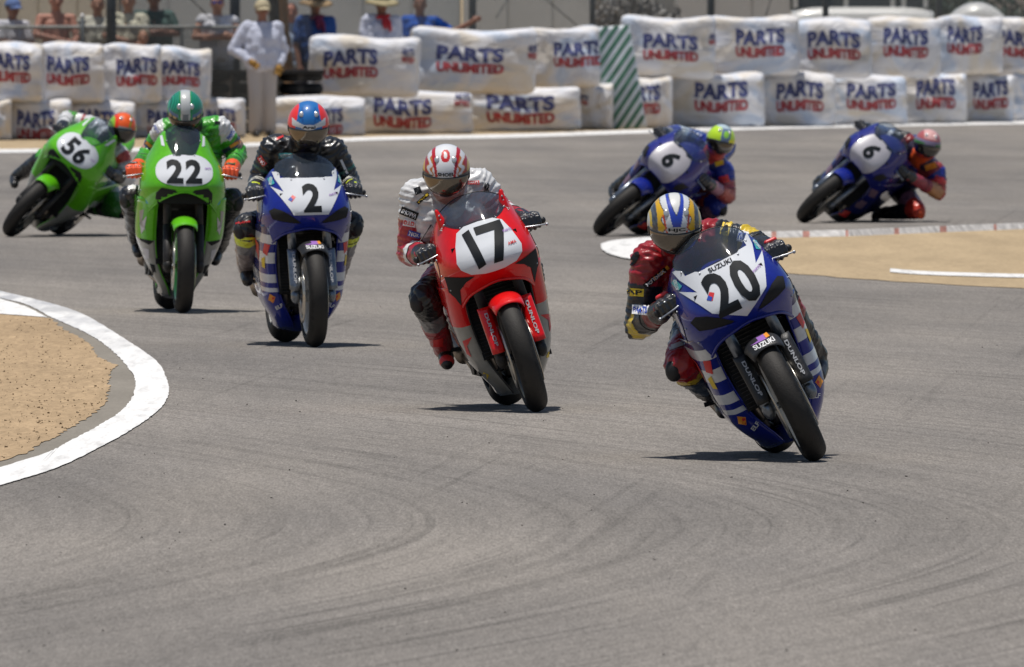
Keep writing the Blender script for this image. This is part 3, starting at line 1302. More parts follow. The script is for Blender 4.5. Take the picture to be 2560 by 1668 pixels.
fence = empty('debris_fence', (0, FY, 0))
tag(fence, 'tall chain link fence on dark steel posts behind the bale barrier', 'fence')
fi = Matrix.Translation((0, -FY, 0))
for (px, wpx) in ((278, 26), (587, 26), (1181, 19), (1481, 15), (1777, 18), (2064, 16), (2347, 16)):
    Yp = fyp(px)
    c = P(px, 60, Yp)
    r = wpx / F * Yp / 2
    mb = MB()
    mb.tube([(c.x, Yp, 0), (c.x, Yp, 3.4)], r, 16)
    mb.box((c.x, Yp, 0.03), (r * 4, r * 4, 0.06))
    ob = link('post', mb.mesh('post'), 'post_metal', fence)
    ob.matrix_parent_inverse = fi
marks = [-120, 278, 587, 880, 1181, 1481, 1777, 2064, 2347, 2700]
for pa, pb in zip(marks[:-1], marks[1:]):
    A_, B_ = P(pa, 0, fyp(pa)), P(pb, 0, fyp(pb))
    A_.z = B_.z = 0
    L_ = (B_ - A_).length
    ang = math.atan2(B_.y - A_.y, B_.x - A_.x)
    ob = wire_mesh_panel(0, L_, 0.05, 3.2, -0.07, 0.075, 0.0026, fence)
    ob.matrix_parent_inverse = fi @ Matrix.Translation(A_) @ Matrix.Rotation(ang, 4, 'Z')
    mb = MB()
    mb.tube([A_ + Vector((0, 0, 3.25)), B_ + Vector((0, 0, 3.25))], 0.03, 8)
    ob = link('top_rail', mb.mesh('top_rail'), 'post_metal', fence)
    ob.matrix_parent_inverse = fi
# thin diagonal bracing wires seen against the trailers
for (x0, y0, x1, y1) in ((470, -10, 525, 45), (1240, 45, 1275, -10), (1360, -5, 1440, 62), (1890, 120, 1930, -10)):
    a, b_ = P(x0, y0, fyp(x0) - 0.03), P(x1, y1, fyp(x1) - 0.03)
    mb = MB()
    mb.tube([a, b_], 0.008, 6)
    ob = link('brace_wire', mb.mesh('brace_wire'), 'post_metal', fence)
    ob.matrix_parent_inverse = fi

LY = fyp(300) + 1.2
low = empty('spectator_fence', (P(200, 0, LY).x, LY, 0))
tag(low, 'low chain link fence with a pale top rail that spectators lean on', 'fence')
li = Matrix.Translation(-Vector(low.location))
z_rail = P(300, 68, LY).z
mb = MB()
xa, xb = P(-150, 0, LY).x, P(690, 0, LY).x
mb.tube([(xa, LY, z_rail), (xb, LY, z_rail)], 0.022, 8)
ob = link('top_rail', mb.mesh('top_rail'), mat('rail_galv', (0.30, 0.30, 0.28), rough=0.6, var=0.3), low)
ob.matrix_parent_inverse = li
ob = wire_mesh_panel(xa, xb, 0.05, z_rail, LY - 0.03, 0.05, 0.0042, low)
ob.matrix_parent_inverse = li
for px in (-110, 206, 455, 660):
    c = P(px, 40, LY)
    mb = MB()
    hh = c.z if px == 206 else z_rail
    mb.tube([(c.x, LY, 0), (c.x, LY, hh)], 0.03 if px == 206 else 0.022, 12)
    ob = link('post', mb.mesh('post'), 'post_metal', low)
    ob.matrix_parent_inverse = li
    if px == 206:
        mb = MB()
        mb.ball((c.x, LY, hh), (0.034, 0.034, 0.03), 12)
        ob = link('post_cap', mb.mesh('post_cap'), 'ink_white', low)
        ob.matrix_parent_inverse = li

# brown timber pole with a dark trunk beside it
PY_ = fyp(715) + 0.3
mb = MB()
mb.tube([P(722, 175, PY_), P(712, 80, PY_), P(702, -150, PY_), P(690, -420, PY_)], [0.065, 0.062, 0.06, 0.055], 14)
ob = link('timber_pole', mb.mesh('timber_pole'), 'wood_brown')
b0 = P(722, 175, PY_)
mb = MB()
mb.tube([(b0.x, PY_, 0), b0], 0.066, 14)
ob2 = link('pole_foot', mb.mesh('pole_foot'), 'wood_brown', ob)
tag(ob, 'leaning brown timber pole between the marshal and the man in the blue shirt', 'pole')
mb = MB()
c0, c1 = P(700, 130, PY_ + 0.3), P(668, -300, PY_ + 0.3)
mb.tube([(c0.x, PY_ + 0.3, 0), c0, P(686, 0, PY_ + 0.3), c1], [0.12, 0.10, 0.10, 0.08], 12)
ob = link('tree_trunk', mb.mesh('tree_trunk'), 'wood_dark')
tag(ob, 'dark tree trunk close behind the brown timber pole', 'trunk')

# ================================================================== BACKDROP
def trailer(px0, px1, Y, col, label, seams=6, h=3.6, z0=0.0, bev=0.0):
    a, b_ = P(px0, 0, Y), P(px1, 0, Y)
    m = mat('trailer_skin', col, rough=0.6, var=0.1, vscale=0.8, spec=0.3)
    root = empty('trailer', ((a.x + b_.x) / 2, Y + 1.2, 0))
    tag(root, label, 'trailer')
    w = b_.x - a.x
    mb = MB()
    mb.box((0, 0, (h + z0) / 2 + 0.2), (w, 2.4, h - z0 - 0.4))
    link('trailer_body', mb.mesh('trailer_body', False), m, root)
    # each wall panel its own sheet with recessed joints
    n = seams
    for i in range(n):
        mb = MB()
        g = 0.02
        x0 = -w / 2 + i * w / n + g
        x1 = -w / 2 + (i + 1) * w / n - g
        mb.box(((x0 + x1) / 2, -1.2 - 0.012, (h + z0) / 2 + 0.2), (x1 - x0, 0.024, h - z0 - 0.5))
        link('wall_panel', mb.mesh('wall_panel', False), m, root)
    mb = MB()
    mb.box((0, -1.18, z0 + 0.32), (w, 0.06, 0.22))
    link('side_skirt', mb.mesh('side_skirt', False), 'post_metal', root)
    for sx in (-0.3, 0.3):
        mb = MB()
        mb.lathe([(-0.12, 0.2), (-0.12, 0.45), (-0.06, 0.5), (0.06, 0.5), (0.12, 0.45), (0.12, 0.2)], c=(0, 0, 0), n=24)
        me = mb.mesh('wheel')
        me.transform(Matrix.Rotation(pi / 2, 4, 'Z'))
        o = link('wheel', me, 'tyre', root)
        o.location = (w * sx, -1.0, 0.5)
    return root


TY = FY + 30
trailer(-200, 292, TY, (0.62, 0.58, 0.49), 'beige trailer side behind the spectators at far left', 5)
trailer(300, 1150, TY + 1.5, (0.52, 0.56, 0.59), 'long blue grey trailer side behind the marshals', 7)
trailer(1158, 1494, TY + 0.8, (0.60, 0.62, 0.62), 'pale grey trailer side behind the middle bales', 3)
trailer(1690, 1976, TY + 1.2, (0.60, 0.60, 0.59), 'pale grey trailer side left of the parked van', 3)
trailer(2460, 2900, TY + 9, (0.52, 0.47, 0.44), 'brown grey trailer at far right behind the parked car', 4)

# parked van and car at the upper right
def vehicle(px0, px1, Y, roofz, sillz, label, cat, dark=(0.03, 0.035, 0.035), car=False):
    a, b_ = P(px0, 0, Y), P(px1, 0, Y)
    w = b_.x - a.x
    root = empty('parked_car' if car else 'parked_van', ((a.x + b_.x) / 2, Y, 0))
    tag(root, label, cat)
    wm = mat('vehicle_white', (0.62, 0.62, 0.60), rough=0.35, coat=0.5)
    mb = MB()
    n = 24
    def prof(t):
        if not car: return sillz * (1 - 0.05 * abs(2 * t - 1) ** 6)
        return sillz * (0.72 + 0.28 * sin(pi * min(1, max(0, t * 1.05))) ** 0.6) if 0 < t < 1 else sillz * 0.72
    rows = []
    for i in range(n + 1):
        t = i / n
        x = -w / 2 + w * t
        top = prof(t)
        rows.append([(x, -0.85, 0.35), (x, -0.92, 0.6), (x, -0.90, top - 0.14), (x, -0.80, top - 0.02), (x, 0, top), (x, 0.80, top - 0.02), (x, 0.9, top - 0.14), (x, 0.85, 0.35)])
    mb.grid(rows)
    m1 = solid(mb, 'car_body', 0.03)
    link('car_body', m1, wm, root)
    if not car:
        mb = MB()
        mb.box((0, 0.0, (sillz + roofz) / 2), (w * 0.97, 1.5, roofz - sillz), taper=0.93)
        link('window_band', mb.mesh('window_band', False), mat('car_glass', dark, rough=0.1), root)
        for k in (-0.49, -0.12, 0.22, 0.3, 0.46):
            mb = MB()
            mb.box((w * k * 0.97, -0.745, (sillz + roofz) / 2), (0.07, 0.06, roofz - sillz))
            link('window_pillar', mb.mesh('window_pillar', False), wm, root)
        mb = MB()
        mb.box((0, 0, roofz + 0.05), (w * 0.93, 1.45, 0.12), taper=0.9)
        link('roof', mb.mesh('roof', False), wm, root)
    for k in (-0.33, 0.33):
        for sy in (-0.82, 0.82):
            mb = MB()
            mb.lathe([(-0.1, 0.15), (-0.1, 0.28), (-0.05, 0.33), (0.05, 0.33), (0.1, 0.28), (0.1, 0.15)], n=24)
            me = mb.mesh('wheel')
            me.transform(Matrix.Rotation(pi / 2, 4, 'Z'))
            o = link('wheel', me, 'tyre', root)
            o.location = (w * k, sy, 0.33)
    return root


VY = FY + 22
vehicle(1978, 2330, VY, P(0, -40, VY).z, P(0, 19, VY).z, 'white parked van with dark side windows behind the right bales', 'van')
vehicle(2352, 2540, VY - 1, 0, P(0, 10, VY - 1).z, 'white parked car with a rounded bonnet behind the right bales', 'car', car=True)
# dark bush mass behind the fence
def leaf_mass(name, px0, px1, py0, py1, Y, n, label, col, cat='bush'):
    rnd = random.Random(n)
    m = mat('leaves_' + name, col, rough=0.8, var=0.5, vscale=3)
    mb = MB()
    a, b_ = P(px0, py0, Y), P(px1, py1, Y)
    for k in range(n):
        x = rnd.uniform(a.x, b_.x)
        t = rnd.random()
        z = rnd.random() * a.z * (0.85 + 0.2 * mnoise.noise(Vector((x * 2, 0, 3))))
        y = Y + rnd.uniform(-0.5, 0.5)
        s = rnd.uniform(0.03, 0.075)
        rr = Euler((rnd.random() * 6, rnd.random() * 6, rnd.random() * 6)).to_matrix()
        mb.add([rr @ Vector((-s, 0, 0)) + Vector((x, y, z)), rr @ Vector((0, -s * 0.5, 0)) + Vector((x, y, z)), rr @ Vector((s, 0, 0)) + Vector((x, y, z)), rr @ Vector((0, s * 0.5, 0.1 * s)) + Vector((x, y, z))], [(0, 1, 2, 3)])
    root = empty(name, ((a.x + b_.x) / 2, Y, 0))
    tag(root, label, cat)
    o = link('foliage', mb.mesh('foliage', False), m, root)
    o['kind'] = 'stuff'
    o.matrix_parent_inverse = Matrix.Translation(-Vector(root.location))
    mb = MB()
    for k in range(14):
        x = rnd.uniform(a.x, b_.x)
        mb.tube([(x, Y, 0), (x + rnd.uniform(-.2, .2), Y + rnd.uniform(-.2, .2), a.z * 0.8)], [0.02, 0.006], 6)
    o = link('stem', mb.mesh('stem'), 'wood_dark', root)
    o['kind'] = 'stuff'
    o.matrix_parent_inverse = Matrix.Translation(-Vector(root.location))


leaf_mass('grey_bush', 1490, 1700, -60, 60, FY + 6, 5200, 'grey leafless looking bush behind the fence above the striped panel', (0.26, 0.25, 0.235))
leaf_mass('dark_hedge', 2330, 2700, -60, 60, VY + 5, 5000, 'dark green hedge behind the parked vehicles at right', (0.05, 0.075, 0.06), 'hedge')
trailer(1480, 1700, TY + 4, (0.5, 0.51, 0.51), 'grey trailer side seen behind the leafless bush', 2)
trailer(1970, 2420, TY + 5, (0.10, 0.12, 0.11), 'dark green trailer side behind the parked van', 4)


# ================================================================== PEOPLE
def bone_cols(co, bones, default):
    """bones: (a, b, ra, rb, [(smax, colour), ...]); nearest bone decides"""
    n = len(co)
    best = np.full(n, 1e9)
    out = np.tile(np.array(default, dtype=np.float64), (n, 1))
    for (a, b_, ra, rb, ramp) in bones:
        a = np.array(a); b_ = np.array(b_)
        d = b_ - a
        L2 = max(1e-9, float(d @ d))
        s = np.clip(((co - a) @ d) / L2, 0, 1)
        q = a + s[:, None] * d
        dist = np.linalg.norm(co - q, axis=1) - (ra + (rb - ra) * s)
        m = dist < best
        best[m] = dist[m]
        c = np.tile(np.array(ramp[-1][1], dtype=np.float64), (n, 1))
        done = np.zeros(n, bool)
        for (sm, colr) in ramp:
            k = (s <= sm) & ~done
            c[k] = colr
            done |= k
        out[m] = c[m]
    return out


def helmet(parent, C, pitch, yaw, roll, painter, visor_mat='visor', logo=None, scale=1.0, logo_col='ink_black', badge=None):
    """full-face race helmet; C centre; looks along -y before rotation"""
    R_ = Euler((radians(pitch), radians(roll), radians(yaw)), 'ZXY').to_matrix() if False else (Matrix.Rotation(radians(yaw), 3, 'Z') @ Matrix.Rotation(radians(roll), 3, 'Y') @ Matrix.Rotation(radians(pitch), 3, 'X'))
    nu, nv = 150, 100

    def shape(d):
        x, y, z = d
        r = 1.0
        rx, ry, rz = 0.123, 0.142, 0.141
        if z < 0:
            rz = 0.136
            # chin bar pushes forward, neck roll narrows
            if y < 0:
                ry = 0.142 + 0.016 * min(1, -z * 1.8) * (-y)
            rx = 0.121 - 0.010 * (-z)
        p = Vector((x * rx, y * ry, z * rz))
        # flattened chin under side
        if p.z < -0.115:
            p.z = -0.115 + (p.z + 0.115) * 0.3
        # rear spoiler lip and brow vent
        if y > 0 and 0.05 < z < 0.5:
            p.y += 0.012 * math.exp(-((z - 0.25) / 0.1) ** 2)
        return p * scale
    vs, dirs, fs = [], [], []
    for i in range(nv + 1):
        th = pi * i / nv
        for k in range(nu):
            ph = 2 * pi * k / nu
            d = (sin(th) * cos(ph), sin(th) * sin(ph), cos(th))
            dirs.append(d)
            vs.append(shape(d))
    for i in range(nv):
        for k in range(nu):
            a, b_ = i * nu + k, i * nu + (k + 1) % nu
            if i == 0: fs.append((a, a + nu, (i + 1) * nu + (k + 1) % nu))
            elif i == nv - 1: fs.append((a, a + nu, b_))
            else: fs.append((a, a + nu, (i + 1) * nu + (k + 1) % nu, b_))
    D = np.array(dirs)
    me = bpy.data.meshes.new('helmet')
    me.from_pydata([tuple(C + R_ @ v) for v in vs], [], fs)
    me.polygons.foreach_set('use_smooth', [True] * len(fs))
    me.update()
    set_col(me, painter(D))
    h = link('helmet', me, 'helmet_paint', parent)
    # visor: front window shell 3 mm proud
    mb = MB()
    rows = []
    z_lo, z_hi = -0.60, 0.12
    for i in range(19):
        t = i / 18
        row = []
        for k in range(41):
            s = k / 40 * 2 - 1
            az = s * radians(74)
            zz = z_lo + (z_hi - z_lo) * t
            # window narrows at the sides
            zc = (z_lo + z_hi) / 2 + 0.04
            zz = zc + (zz - zc) * (1 - 0.38 * abs(s) ** 3)
            c = sqrt(max(0, 1 - zz * zz))
            d = (c * sin(az), -c * cos(az), zz)
            edge = min(1, min(t, 1 - t) * 8, (1 - abs(s)) * 8)
            p = shape(d)
            nrm = Vector((d[0] / 0.12, d[1] / 0.14, d[2] / 0.13)).normalized()
            row.append(C + R_ @ (p + nrm * (0.0015 + 0.0035 * edge)))
        rows.append(row)
    mb.grid(rows)
    link('visor', solid(mb, 'visor', 0.003), visor_mat, h)
    # dark rubber edge trim
    mb = MB()
    loop = rows[0] + [r[-1] for r in rows[1:]] + rows[-1][::-1][1:] + [r[0] for r in rows[::-1][1:]]
    mb.tube(loop, 0.0022, 6)
    link('visor_seal', mb.mesh('visor_seal'), 'black_plastic', h)
    # chin vent, brow vents, pivot covers
    bvh = bvh_of(me)
    def hl(name, shp, mt, o2, off=0.003):
        # o2 in helmet frame
        return lay(name, shp, mt, bvh, h, C + R_ @ Vector((0, 0, 0)) + R_ @ Vector((o2[0], 0, o2[1])), R_ @ Vector((1, 0, 0)), R_ @ Vector((0, 0, 1)), off)
    hl('chin_vent', flat_mesh('poly', [ell(0, 0, 0.030, 0.010, p=0.7)], 0.012), 'black_plastic', (0, -0.088 * scale))
    for sx in (-1, 1):
        mb = MB()
        mb.ball(C + R_ @ (shape((sx * 0.96, -0.2, -0.05)) * 0.99), (0.009, 0.024, 0.024), 14, rot=R_)
        link('visor_pivot', mb.mesh('visor_pivot'), 'black_plastic', h)
        mb = MB()
        c = shape((sx * 0.34, -0.62, 0.70)) * 1.0
        mb.ball(C + R_ @ c, (0.016, 0.020, 0.006), 12, rot=R_ @ Matrix.Rotation(radians(40), 3, 'X'))
        link('brow_vent', mb.mesh('brow_vent'), 'black_plastic' if badge == 'v' else 'helmet_chrome', h)
    if logo:
        if badge:
            hl('badge', flat_mesh('poly', [ell(0, 0, 0.048, 0.0145)], 0.012), badge, (0, 0.034 * scale), 0.003)
        hl('helmet_logo', flat_mesh('text', logo, (0.12, 0.4), 0.03), logo_col, (0, 0), 0.0045).data if False else None
        sh = flat_mesh('text', logo, (0.12, 0.4), 0.03)
        lay('helmet_logo', sh, logo_col, bvh, h, C + R_ @ Vector((0, 0, 0.034 * scale)), R_ @ Vector((0.074, 0, 0)), R_ @ Vector((0, 0, 0.017)), 0.005)
    return h, R_, bvh


M['helmet_chrome'] = mat('helmet_chrome', (0.5, 0.5, 0.5), rough=0.2, metal=0.5)


def glove(parent, Hc, axis, fwd, wrist, cols=('glove_black', 'glove_armour', None), voxel=0.0045, side=1):
    """hand closed round a grip: axis along the grip (outwards), fwd towards the front"""
    Hc, axis, fwd, wrist = Vector(Hc), Vector(axis).normalized(), Vector(fwd).normalized(), Vector(wrist)
    up = fwd.cross(axis).normalized()
    if up.z < 0: up = -up
    mb = MB()
    back = -fwd
    Kn = []
    for i, o in enumerate((-0.040, -0.0135, 0.0135, 0.039)):      # index (inner) .. little
        l = (1.0, 1.06, 1.0, 0.84)[i]
        k0 = Hc + axis * o + up * 0.030 + back * 0.012
        k1 = Hc + axis * (o * 1.03) + up * 0.024 * l + fwd * 0.030 * l
        k2 = Hc + axis * (o * 1.03) - up * 0.008 + fwd * 0.040 * l
        k3 = Hc + axis * o - up * 0.032 * l + fwd * 0.018
        mb.tube([k0, k1, k2, k3], [0.0155, 0.0135, 0.0128, 0.011], 10, round_ends=True)
        Kn.append((k0, k1))
    pw = wrist + (Hc - wrist) * 0.15
    mb.cap(Hc + up * 0.024 - axis * 0.020 + back * 0.02, 0.029, pw, 0.042)
    mb.cap(Hc + up * 0.024 + axis * 0.022 + back * 0.02, 0.027, pw, 0.042)
    mb.cap(Hc + up * 0.030 - axis * 0.028 + back * 0.01, 0.017, Hc + up * 0.028 + axis * 0.028 + back * 0.01, 0.016)
    # thumb leaves the inner side of the palm and closes under the grip
    t0 = Hc - axis * 0.035 + back * 0.035
    mb.tube([t0, Hc - axis * 0.050 + back * 0.010 - up * 0.012, Hc - axis * 0.048 + fwd * 0.012 - up * 0.026], [0.015, 0.0125, 0.0105], 10, round_ends=True)
    # gauntlet cuff
    d = (wrist - Hc).normalized()
    mb.cap(wrist + d * 0.0, 0.049, wrist + d * 0.05, 0.055)
    me = remesh(mb, 'glove', voxel, 2)
    g = link('glove', me, cols[0], parent)
    # hard knuckle shells
    for (k0, k1) in Kn:
        mb = MB()
        mb.ball(k0 * 0.45 + k1 * 0.55 + up * 0.009, (0.0105, 0.013, 0.0075), 10)
        link('knuckle_guard', mb.mesh('knuckle_guard'), cols[1], g)
    if cols[2]:
        mb = MB()
        mb.cap(Hc + up * 0.050 - axis * 0.02 + back * 0.045, 0.012, Hc + up * 0.050 + axis * 0.02 + back * 0.045, 0.012)
        link('hand_guard', mb.mesh('hand_guard'), cols[2], g)
    return g


def boot(parent, ankle, knee, toe_dir, mt='boot_black', accent=None):
    ankle, knee, toe_dir = Vector(ankle), Vector(knee), Vector(toe_dir).normalized()
    up = (knee - ankle).normalized()
    mb = MB()
    mb.cap(ankle + up * 0.20, 0.060, ankle + up * 0.02, 0.048)
    heel = ankle - up * 0.055 - toe_dir * 0.03
    mb.cap(heel, 0.036, ankle + toe_dir * 0.02, 0.045)
    mb.tube([heel + toe_dir * 0.01, heel + toe_dir * 0.10, heel + toe_dir * 0.20], [0.036, 0.042, 0.034], 12, round_ends=True, flat=1.0)
    me = remesh(mb, 'boot', 0.007, 3)
    b_ = link('boot', me, mt, parent)
    if accent:
        mb = MB()
        mb.ball(heel + toe_dir * 0.19 + Vector((0, 0, 0.006)), (0.040, 0.040, 0.036), 14)
        link('toe_slider', mb.mesh('toe_slider'), accent, b_)
        mb = MB()
        mb.box(ankle + up * 0.13 + Vector((0, -0.058, 0)), (0.05, 0.012, 0.13))
        link('shin_plate', mb.mesh('shin_plate'), accent, b_)
    return b_


def rider(name, label, Y0, J, cols, voxel=0.0075, glove_cols=('glove_black', 'glove_armour', None), boot_mat=('boot_black', None), slider='black_plastic', bike=None, hands_axis=(0, 0, 0), toes=None):
    """J: joint -> (px, py, dy) with dy metres behind the front axle"""
    W = {k: P(v[0], v[1], Y0 + v[2]) for k, v in J.items()}
    BM = bike.matrix_world
    bq = BM.to_3x3()
    for s_, sg_ in (('L', -1), ('R', 1)):
        W['ha' + s_] = BM @ Vector((sg_ * bike['barx'], 0.318, 0.897))
    base = Vector((W['pelvis'].x, W['pelvis'].y, W['pelvis'].z))
    root = empty('person', base)
    tag(root, label, 'rider', 'racing motorcyclists')
    inv = Matrix.Translation(-base)
    mb = MB()
    sl_, sr = W['shL'], W['shR']
    ch, pe, hd = W['chest'], W['pelvis'], W['head']
    across = (sr - sl_).normalized()
    bones = []

    def bone(a, ra, b_, rb, key, dup=True):
        mb.cap(a, ra, b_, rb, 18)
        bones.append((tuple(a), tuple(b_), ra, rb, cols[key]))
    mid = (sl_ + sr) / 2
    bone(pe - across * 0.055, 0.135, ch - across * 0.075, 0.125, 'torso')
    bone(pe + across * 0.055, 0.135, ch + across * 0.075, 0.125, 'torso')
    bone(sl_ + across * 0.02, 0.088, ch - across * 0.03, 0.11, 'shoulder')
    bone(sr - across * 0.02, 0.088, ch + across * 0.03, 0.11, 'shoulder')
    bone(sl_, 0.080, sr, 0.080, 'yoke')
    nk = mid.lerp(hd, 0.35)
    bone(mid, 0.105, hd + (mid - hd) * 0.42, 0.068, 'neck')
    # aero hump behind the neck
    back = (pe - mid).normalized()
    bone(mid + back * 0.06 + Vector((0, 0.03, 0.075)), 0.072, mid + back * 0.24 + Vector((0, 0.03, 0.06)), 0.055, 'hump')
    for s in ('L', 'R'):
        sh, el, ha = W['sh' + s], W['el' + s], W['ha' + s]
        wr = ha + (el - ha).normalized() * 0.085
        bone(sh, 0.084, el, 0.066, 'upper' + s)
        bone(el, 0.066, wr, 0.046, 'fore' + s)
        hip = pe + across * (0.10 if s == 'R' else -0.10)
        kn, an = W['kn' + s], W['an' + s]
        bone(hip, 0.112, kn, 0.078, 'thigh' + s)
        bone(kn, 0.076, an, 0.052, 'shin' + s)
    me = remesh(mb, 'leather_suit', voxel, 3)
    co = coords(me)
    # creases in the leather, deeper at the elbows and knees
    nrm = np.empty(len(me.vertices) * 3)
    me.vertices.foreach_get('normal', nrm)
    nrm = nrm.reshape(-1, 3)
    base_c = bone_cols(co, bones, (0.1, 0.1, 0.1))
    wr_ = np.zeros(len(co))
    for s in ('L', 'R'):
        for jn, rad in (('el', 0.12), ('kn', 0.12), ('sh', 0.13)):
            c = np.array(W[jn + s])
            d = np.linalg.norm(co - c, axis=1)
            t = W['el' + s] - W['sh' + s] if jn != 'kn' else W['an' + s] - W['kn' + s]
            ax = np.array(t.normalized())
            k = np.exp(-(d / rad) ** 2)
            wr_ += k * np.sin((co @ ax) * 210 + 2.0 * np.sin(co[:, 0] * 40 + co[:, 1] * 27))
    rid = 1 - np.abs(np.sin(co[:, 2] * 33 + 3.1 * np.sin(co[:, 0] * 21 + 1.7 * np.sin(co[:, 1] * 17))))
    wr_ += 1.6 * rid ** 3
    wr_ += 0.8 * np.sin(co[:, 0] * 55 + 3 * np.sin(co[:, 2] * 31)) * np.sin(co[:, 2] * 47 + 2 * np.sin(co[:, 1] * 29))
    co2 = co + nrm * (wr_ * 0.0036)[:, None]
    me.vertices.foreach_set('co', co2.ravel())
    me.update()
    set_col(me, base_c)
    suit = link('leather_suit', me, 'suit', root)
    bvh = bvh_of(me)
    # sewn seams over the sleeves and legs, laid on the leather
    for (a_, b_, t_) in (('shL', 'elL', 0.35), ('shR', 'elR', 0.35), ('shL', 'elL', 0.75), ('shR', 'elR', 0.75), ('elL', 'haL', 0.4), ('elR', 'haR', 0.4), ('knL', 'anL', 0.22), ('knR', 'anR', 0.22), ('knL', 'anL', -0.22), ('knR', 'anR', -0.22)):
        A_, B_ = W[a_], W[b_]
        d_ = (B_ - A_).normalized()
        c_ = A_.lerp(B_, t_)
        u_ = d_.cross(Vector((0, 1, 0.1))).normalized()
        w_ = d_.cross(u_)
        ring = []
        for k in range(25):
            q = u_ * cos(2 * pi * k / 24) + w_ * sin(2 * pi * k / 24)
            h_ = bvh.ray_cast(c_ + q * 0.16, -q, 0.2)
            if h_[0] is not None:
                ring.append(h_[0] + q * 0.0006)
        if len(ring) > 20:
            mb = MB()
            mb.tube(ring, 0.0032, 6)
            link('seam', mb.mesh('seam'), 'black_plastic', suit)
    for s in ('L', 'R'):
        el, ha = W['el' + s], W['ha' + s]
        wr = ha + (el - ha).normalized() * 0.085
        sg = -1 if s == 'L' else 1
        glove(root, ha, bq @ Vector((sg, 0.2 , -0.06)), bq @ Vector((0, -1, -0.10)), wr, glove_cols)
        kn, an = W['kn' + s], W['an' + s]
        td = Vector((-0.05 * sg, -0.9, -0.28)) if not toes else Vector(toes[s])
        boot(root, an, kn, td, boot_mat[0], boot_mat[1])
        # knee slider puck on the outside of the knee
        mb = MB()
        mb.ball(kn + Vector((sg * 0.035, -0.045, -0.025)), (0.040, 0.030, 0.052), 16)
        link('knee_slider', mb.mesh('knee_slider'), slider if isinstance(slider, str) else slider[s], root)
        # elbow patch
    hd_ = W['head']
    return root, W, suit, bvh, inv


def finish(root, inv):
    """children were built in world coordinates"""
    for c in root.children:
        c.matrix_parent_inverse = inv


def patch(suit, bvh, px, py, Y, w, h, rot, mt, text=None, tmt='ink_black', name='sponsor_patch', poly=None):
    """a sewn patch laid on the suit where it is seen"""
    O = P(px, py, Y)
    c, s = cos(radians(rot)), sin(radians(rot))
    U = Vector((c, 0, s))
    V = Vector((-s, 0, c))
    if mt:
        shp = poly or [[(-0.5, -0.5), (0.5, -0.5), (0.5, 0.5), (-0.5, 0.5)]]
        pts = [[(x * w, y * h) for x, y in p] for p in shp]
        lay(name, flat_mesh('poly', pts, 0.012), mt, bvh, suit, O, U, V, 0.003)
    if text:
        lay('patch_lettering', flat_mesh('text', text, (0.12, 0.34), 0.03), tmt, bvh, suit, O, U * w * 0.84, V * h * 0.62, 0.0065)


BK = (0.012, 0.012, 0.013)
RD = (0.29, 0.007, 0.011)
WH = (0.62, 0.62, 0.62)
GN = (0.05, 0.33, 0.02)
YL = (0.60, 0.42, 0.02)
FY_ = (0.62, 0.72, 0.03)      # fluorescent yellow
BL = (0.015, 0.03, 0.26)
GY = (0.16, 0.16, 0.17)
PK = (0.30, 0.14, 0.20)
OR = (0.70, 0.10, 0.02)


def one(c): return [(1.0, c)]


def both(d):
    o = {}
    for k, v in d.items():
        if k in ('upper', 'fore', 'thigh', 'shin'):
            o.setdefault(k + 'L', v)
            o.setdefault(k + 'R', v)
        else:
            o[k] = v
    return o


# ---- helmet painters: D = unit directions (x right, -y front, z up)
def pnt_20(D):
    x, y, z = D[:, 0], D[:, 1], D[:, 2]
    c = np.tile(np.array((0.10, 0.12, 0.14)), (len(D), 1))
    up = np.clip((z + 0.1) / 1.0, 0, 1)
    ax = np.abs(x)
    f = y < 0.55
    wv = 0.05 * np.sin(z * 16)
    def s(m, col): c[m & f] = col
    edge1 = 0.18 + 0.34 * (z - 0.1)      # inner white band widens with height
    s(ax < 0.71 + 0.05 * z, (0.5, 0.5, 0.5))
    s(ax < 0.68 + 0.05 * z, (0.66, 0.38, 0.01))
    s(ax > 0.86, (0.62, 0.42, 0.02))
    s((ax > 0.93), (0.45, 0.46, 0.48))
    s(ax < 0.47 + 0.06 * z + wv * 1.3, (0.04, 0.04, 0.05))
    s(ax < 0.43 + 0.06 * z + wv * 1.3, (0.60, 0.62, 0.64))
    rdm = (z < 0.62) & (ax > 0.30 + 0.22 * z) & (ax < 0.37 + 0.22 * z)
    s(rdm, (0.55, 0.06, 0.02))
    vline = 0.10 + 0.28 * np.clip(z - 0.15, 0, 1)
    s(ax < vline, (0.02, 0.05, 0.38))
    s((ax < (z - 0.62) * 0.62), (0.05, 0.06, 0.08))
    s((ax < (z - 0.66) * 0.62), (0.62, 0.62, 0.60))
    s((z < 0.14), (0.30, 0.30, 0.31))
    g = 0.5 + 0.5 * np.sin(x * 30) * np.sin(z * 26)
    m = (ax > 0.66 + 0.05 * z) & (ax <= 0.86) & f
    c[m] = (np.array((0.05, 0.06, 0.075))[None, :] * (0.6 + 1.3 * g[m])[:, None])
    c[(z < -0.30)] = (0.05, 0.05, 0.05)
    return c


